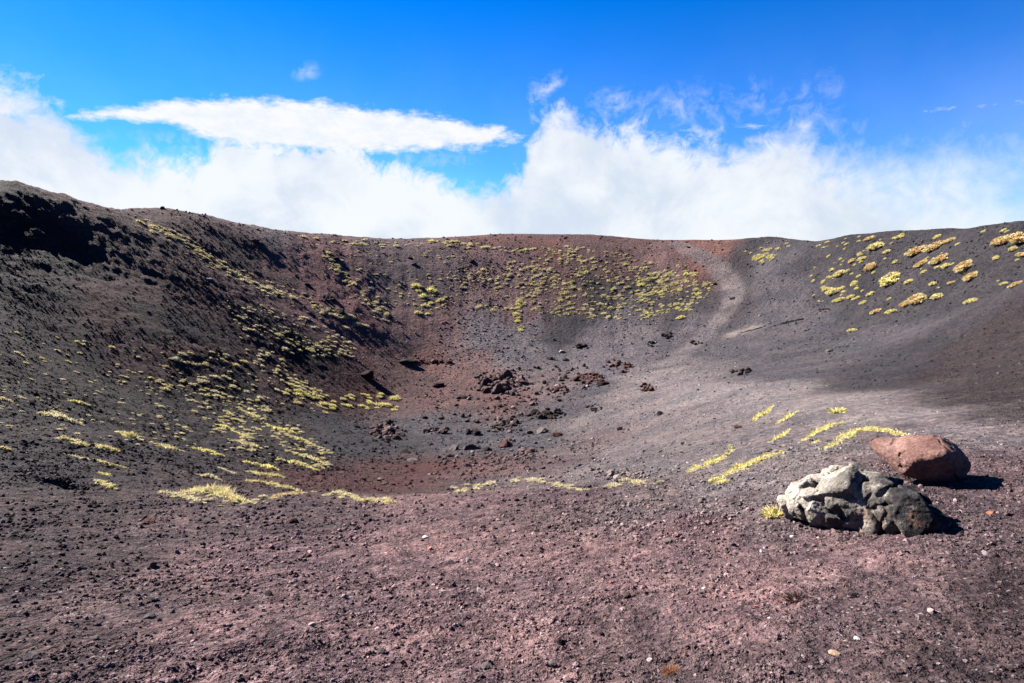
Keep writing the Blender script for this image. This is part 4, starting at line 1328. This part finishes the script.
# ------------------------------------------------------------------ dead plants in the foreground
for (px, py, w, col, lab) in ((671, 672, 17, (.30, .12, .05), 'orange-brown dead plant cushion at the bottom of the gravel'), (799, 600, 24, (.06, .022, .016), 'dark red withered clump on the gravel below the cracked boulder')):
    c = cast([px], [py])[0]
    s = w * c[3] / F_PX
    o = obj_of('withered_plant', tuft_mesh('withered_plant', 77 + px, col, 260, tuple(np.array(col) * .6), .35, .03, 1.2), (c[0], c[1], float(ground_z(c[0], c[1])[0])), 0, (s * 1.2, s * 1.2, s * .8))
    tag(o, lab, 'dead plant')

# ------------------------------------------------------------------ pale lava ledge on the right slope
def ledge(pts, hpx, tpx, col, lab, seed):
    c = cast([p[0] for p in pts], [p[1] for p in pts])
    m = np.median(c[:, 3]) / F_PX
    n = 60
    t = np.linspace(0, len(pts) - 1, n)
    x = np.interp(t, np.arange(len(pts)), c[:, 0]); y = np.interp(t, np.arange(len(pts)), c[:, 1]); z = ground_z(x, y)
    ring = 14
    Vv = []; Ff = []
    for i in range(n):
        e = math.sin(math.pi * min(max(i / (n - 1), .02), .98)) ** .5
        for k in range(ring):
            a = 2 * math.pi * k / ring
            Vv.append((x[i] + math.cos(a) * tpx * m * e * .2, y[i] + math.cos(a) * tpx * m * e, z[i] + math.sin(a) * hpx * m * e * .6))
    for i in range(n - 1):
        for k in range(ring):
            k2 = (k + 1) % ring
            Ff.append((i * ring + k, i * ring + k2, (i + 1) * ring + k2, (i + 1) * ring + k))
    Vv = np.array(Vv)
    Vv += 0.9 * hpx * m * np.c_[fbm3(Vv * 3, 3, seed), fbm3(Vv * 3 + 9, 3, seed + 1), fbm3(Vv * 3 + 19, 3, seed + 2)]
    o3 = Vv.mean(0)
    o = obj_of('rock_ledge', mesh_from('rock_ledge', Vv - o3, np.array(Ff), M_STONE, False, np.ones((len(Vv), 3))), tuple(o3))
    o.color = (*col, 1)
    tag(o, lab, 'rock ledge')


ledge([(738, 333), (748, 329), (757, 327), (766, 325)], 1.0, 6.0, (.070, .060, .054), 'low pale lava ledge crossing the grey right slope beside the path', 1)
ledge([(777, 325), (790, 322), (805, 319)], 1.8, 2.0, (.008, .007, .007), 'black strip drawn for the dark crack at the right end of the pale ledge', 2)  # raised near-black strip standing in for the dark opening of a crack
ledge([(819, 310), (826, 309), (831, 310)], 2.0, 2.0, (.02, .013, .012), 'small dark slab above the end of the pale ledge', 3)


# ------------------------------------------------------------------ the two boulders
def boulder(name, label, px_axis, top, bot, cx, foot, depth_ratio, seed, mat, dep_prof, fn, lean=0.0, zs=1.0):
    c = cast([foot[0]], [foot[1]])[0]
    m = c[3] / F_PX
    az = math.atan2(c[0], c[1])
    v, f = ico(7 if fn else 5)
    xs = np.array(px_axis, float)
    x0, x1 = xs[0], xs[-1]
    # superellipsoid parameter -> silhouette
    sg = lambda q, e: np.sign(q) * np.abs(q) ** e
    u = sg(v[:, 0], .80)
    pxv = (x0 + x1) / 2 + u * (x1 - x0) / 2
    rad = np.hypot(v[:, 1], v[:, 2]) + 1e-9
    cy_, cz_ = v[:, 1] / rad, v[:, 2] / rad
    cy_, cz_ = sg(cy_, .8), sg(cz_, .8)
    tp = np.interp(pxv, xs, top); bt = np.interp(pxv, xs, bot)
    mid = (tp + bt) / 2; half = (bt - tp) / 2
    k = np.clip(1 - np.abs(u) ** 10, 0, 1) ** .5
    zc = (foot[1] - mid) * m / .93; zh = half * m / .93 * k
    dh = np.interp(pxv, xs, dep_prof) * m * depth_ratio * k
    p = np.c_[(pxv - cx) * m, cy_ * dh - lean * m * ss(pxv, cx + 5, x1 - 8), (zc + cz_ * zh) * zs]
    p[:, 2] += lean * .72 * m * ss(pxv, cx + 5, x1 - 8)
    if fn is None:
        p = p * np.array((.87, .9, .96))
        me = block_build(p, v, f, m, seed)
        me.name = name
        me.materials.append(mat)
        me.polygons.foreach_set('use_smooth', np.ones(len(me.polygons), bool))
    else:
        p = fn(p, v, m, seed)
        me = mesh_from(name, p.astype(np.float32), f, mat, True)
    o = obj_of(name, me, (c[0], c[1], float(ground_z(c[0], c[1])[0])), -az)
    tag(o, label, 'boulder')
    return o, m


def cells(p, scale, seed, n=3):
    """distance to nearest and second nearest jittered cell, and cell id value"""
    q = p / scale
    i0 = np.floor(q).astype(np.int64)
    best = np.full(len(p), 9.0); sec = np.full(len(p), 9.0); ident = np.zeros(len(p)); cen = np.zeros((len(p), 3))
    for dx in (-1, 0, 1):
        for dy in (-1, 0, 1):
            for dz in (-1, 0, 1):
                a, b, c = i0[:, 0] + dx, i0[:, 1] + dy, i0[:, 2] + dz
                jx = _hash(a, b, c, seed) * .45 + .5; jy = _hash(a, b, c, seed + 1) * .45 + .5; jz = _hash(a, b, c, seed + 2) * .45 + .5
                C = np.c_[a + jx, b + jy, c + jz]
                d = np.linalg.norm(q - C, axis=1)
                cl = d < best
                sec = np.where(cl, best, np.minimum(sec, d))
                ident = np.where(cl, _hash(a, b, c, seed + 3), ident)
                cen = np.where(cl[:, None], C, cen)
                best = np.where(cl, d, best)
    return best, sec, ident, cen * scale


def block_build(p, v, f, m, seed):
    """pack angular lava blocks over a core of the outer shape, then fuse them into one cracked surface"""
    r = np.random.default_rng(seed)
    me = mesh_from('core', p, f, None, True)
    n = np.empty(len(p) * 3, np.float32); me.vertices.foreach_get('normal', n); n = n.reshape(-1, 3).astype(float)
    bpy.data.meshes.remove(me)
    L = np.ptp(p[:, 0])
    Vs = [p - n * .058 * L]; Fs = [f]; off = len(p)
    placed = []
    for i in r.permutation(len(p)):
        rad = L * r.choice((.055, .085, .12, .16), p=(.26, .30, .26, .18))
        if all(np.linalg.norm(p[i] - q) > (rad + rq) * .80 for q, rq in placed):
            placed.append((p[i], rad))
        if len(placed) > 90: break
    for k, (c, rad) in enumerate(placed):
        nn = n[np.argmin(((p - c) ** 2).sum(1))]
        bv, bf = ICO4[0].copy(), ICO4[1]
        for _q in range(13):
            pn = r.normal(size=3); pn /= np.linalg.norm(pn)
            hh = bv @ pn - r.uniform(.50, .78)
            bv = bv - np.where(hh > 0, hh, 0)[:, None] * pn
        bv = bv * np.array((1, r.uniform(.7, 1.05), .8)) * rad * 1.52
        q = Vector(nn).to_track_quat('Z', 'Y').to_matrix()
        a = r.uniform(0, 6.28)
        rot = np.array(q) @ np.array(((math.cos(a), -math.sin(a), 0), (math.sin(a), math.cos(a), 0), (0, 0, 1)))
        tn = np.array((0, 0, 1.0)) + r.normal(0, .16, 3); tn /= np.linalg.norm(tn)
        h = bv @ tn - rad * r.uniform(.34, .60)
        bv = bv - np.where(h > 0, h * .9, 0)[:, None] * tn
        w = bv @ rot.T + c - nn * rad * .40
        Vs.append(w); Fs.append(bf + off); off += len(w)
    me = mesh_from('blocks', np.concatenate(Vs), np.concatenate(Fs), None, True)
    t = bpy.data.objects.new('blocks', me); COL.objects.link(t)
    md = t.modifiers.new('fuse', 'REMESH'); md.mode = 'VOXEL'; md.voxel_size = L * .006
    dg = bpy.context.evaluated_depsgraph_get()
    fm = bpy.data.meshes.new_from_object(t.evaluated_get(dg))
    bpy.data.objects.remove(t); bpy.data.meshes.remove(me)
    nv = len(fm.vertices)
    a = np.empty(nv * 3, np.float32); fm.vertices.foreach_get('co', a); a = a.reshape(-1, 3).astype(float)
    n = np.empty(nv * 3, np.float32); fm.vertices.foreach_get('normal', n); n = n.reshape(-1, 3)
    d = .012 * fbm3(a * 4, 4, seed + 1) + .009 * fbm3(a * 15, 4, seed + 2, .6, True) + .005 * fbm3(a * 45, 2, seed + 3)
    a = a + n * (d * L / 1.35)[:, None]
    fm.vertices.foreach_set('co', a.astype(np.float32).ravel()); fm.update()
    return fm


def red_fn(p, v, m, seed):
    nrm = v / np.linalg.norm(v, axis=1, keepdims=True)
    L = np.abs(p[:, 0]).max()
    # facets
    r = np.random.default_rng(seed)
    for n, h in (((-.35, -.55, .75), .30), ((.25, -.8, -.45), .34), ((.85, -.5, .1), .62), ((-.2, .5, .85), .32), ((-.6, -.75, -.1), .40)):
        n = np.array(n); n /= np.linalg.norm(n)
        q = (p - p.mean(0)) @ n / L
        over = np.maximum(q - h, 0)
        p = p - (over * L * .8)[:, None] * n
    d = .06 * fbm3(p * 1.8, 3, seed) +   .013 * fbm3(p * 7, 4, seed + 3, .55) + .006 * fbm3(p * 16, 3, seed + 5, .6, True)
    pit = fbm3(p * 11, 2, seed + 9)
    d -= .014 * ss(pit, .35, .6)
    # one long crack
    cr = np.abs(p[:, 0] * .9 + p[:, 2] * .4 - .28 + .10 * fbm3(p * 4, 3, seed + 13))
    d -= .012 * (1 - ss(cr, 0, .022))
    return (p + nrm * (d - .02)[:, None]) * np.array((.93, 1, .95)) - np.array((.04, 0, 0))


def boulder_mat(kind):
    m, g, b = new_mat(kind + '_lava')
    P = g.node('ShaderNodeTexCoord').outputs['Object']
    sp = g.node('ShaderNodeSeparateXYZ'); g.put(sp.inputs[0], P)
    n1 = g.noise(P, 3.2, 7.0, .65).outputs['Fac']; n2 = g.noise(P, 12.0, 7.0, .7).outputs['Fac']; n3 = g.noise(P, 45.0, 5.0, .7).outputs['Fac']
    if kind == 'grey':
        # pale crust on the upper left, dark basalt plus painted shade to the right and below
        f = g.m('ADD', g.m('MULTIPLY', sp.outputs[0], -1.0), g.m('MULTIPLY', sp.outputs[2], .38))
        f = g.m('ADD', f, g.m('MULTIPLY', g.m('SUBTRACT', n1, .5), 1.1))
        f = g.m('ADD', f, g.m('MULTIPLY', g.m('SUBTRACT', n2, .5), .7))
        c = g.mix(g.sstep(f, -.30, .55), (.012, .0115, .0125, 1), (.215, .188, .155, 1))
        bt = g.node('ShaderNodeSeparateColor'); g.put(bt.inputs[0], g.vor(g.vmath('ADD', P, (.3, .1, .2)), 4.5).outputs['Color'])
        c = g.mix(1.0, c, g.mix(bt.outputs[0], (.5, .5, .52, 1), (1.35, 1.33, 1.3, 1)), 'MULTIPLY')
        c = g.mix(g.sstep(n2, .60, .72), c, (.21, .195, .17, 1))
        c = g.mix(g.m('MULTIPLY', g.sstep(g.noise(P, 2.1, 4.0, .6).outputs['Fac'], .58, .70), .7), c, (.13, .072, .052, 1))
        c = g.mix(1.0, c, g.mix(g.sstep(n3, .3, .7), (.6, .6, .62, 1), (1.4, 1.38, 1.34, 1)), 'MULTIPLY')
    else:
        c = g.mix(g.sstep(n1, .32, .68), (.066, .034, .028, 1), (.135, .078, .065, 1))
        c = g.mix(g.sstep(n2, .58, .72), c, (.14, .085, .072, 1))
        c = g.mix(g.sstep(n2, .36, .25), c, (.022, .014, .013, 1))
        c = g.mix(1.0, c, g.mix(g.sstep(n3, .3, .7), (.62, .62, .64, 1), (1.38, 1.36, 1.32, 1)), 'MULTIPLY')
    g.put(b.inputs['Base Color'], c)
    b.inputs['Roughness'].default_value = .95
    b.inputs['Specular IOR Level'].default_value = .08
    bp = g.node('ShaderNodeBump'); bp.inputs['Strength'].default_value = .7 if kind == 'grey' else .38; bp.inputs['Distance'].default_value = .04
    h = g.m('ADD', g.m('MULTIPLY', n2, .6), g.m('MULTIPLY', n3, .4))
    g.put(bp.inputs['Height'], h)
    g.put(b.inputs['Normal'], bp.outputs[0])
    return m


boulder('boulder', 'grey cracked lava boulder with pale crust, in front of the red boulder',
        [778, 784, 796, 810, 825, 840, 858, 880, 900, 912, 919, 923], [514, 503, 489, 481, 475, 466, 465, 471, 482, 492, 503, 512],
        [520, 523, 526, 528, 529, 529, 526, 521, 516, 512, 508, 504], 847, (846, 519), 1.0, 9, boulder_mat('grey'),
        [10, 18, 26, 32, 36, 38, 38, 36, 32, 28, 22, 10], None, 30, .90)
boulder('boulder', 'smooth red-brown lava boulder behind the grey cracked boulder',
        [869, 880, 895, 915, 935, 950, 962, 969, 972], [455, 449, 442, 437, 436, 441, 447, 453, 459],
        [458, 464, 471, 477, 480, 479, 475, 469, 462], 928, (928, 482), 1.0, 3, boulder_mat('red'),
        [8, 18, 26, 32, 34, 32, 28, 20, 8], red_fn)
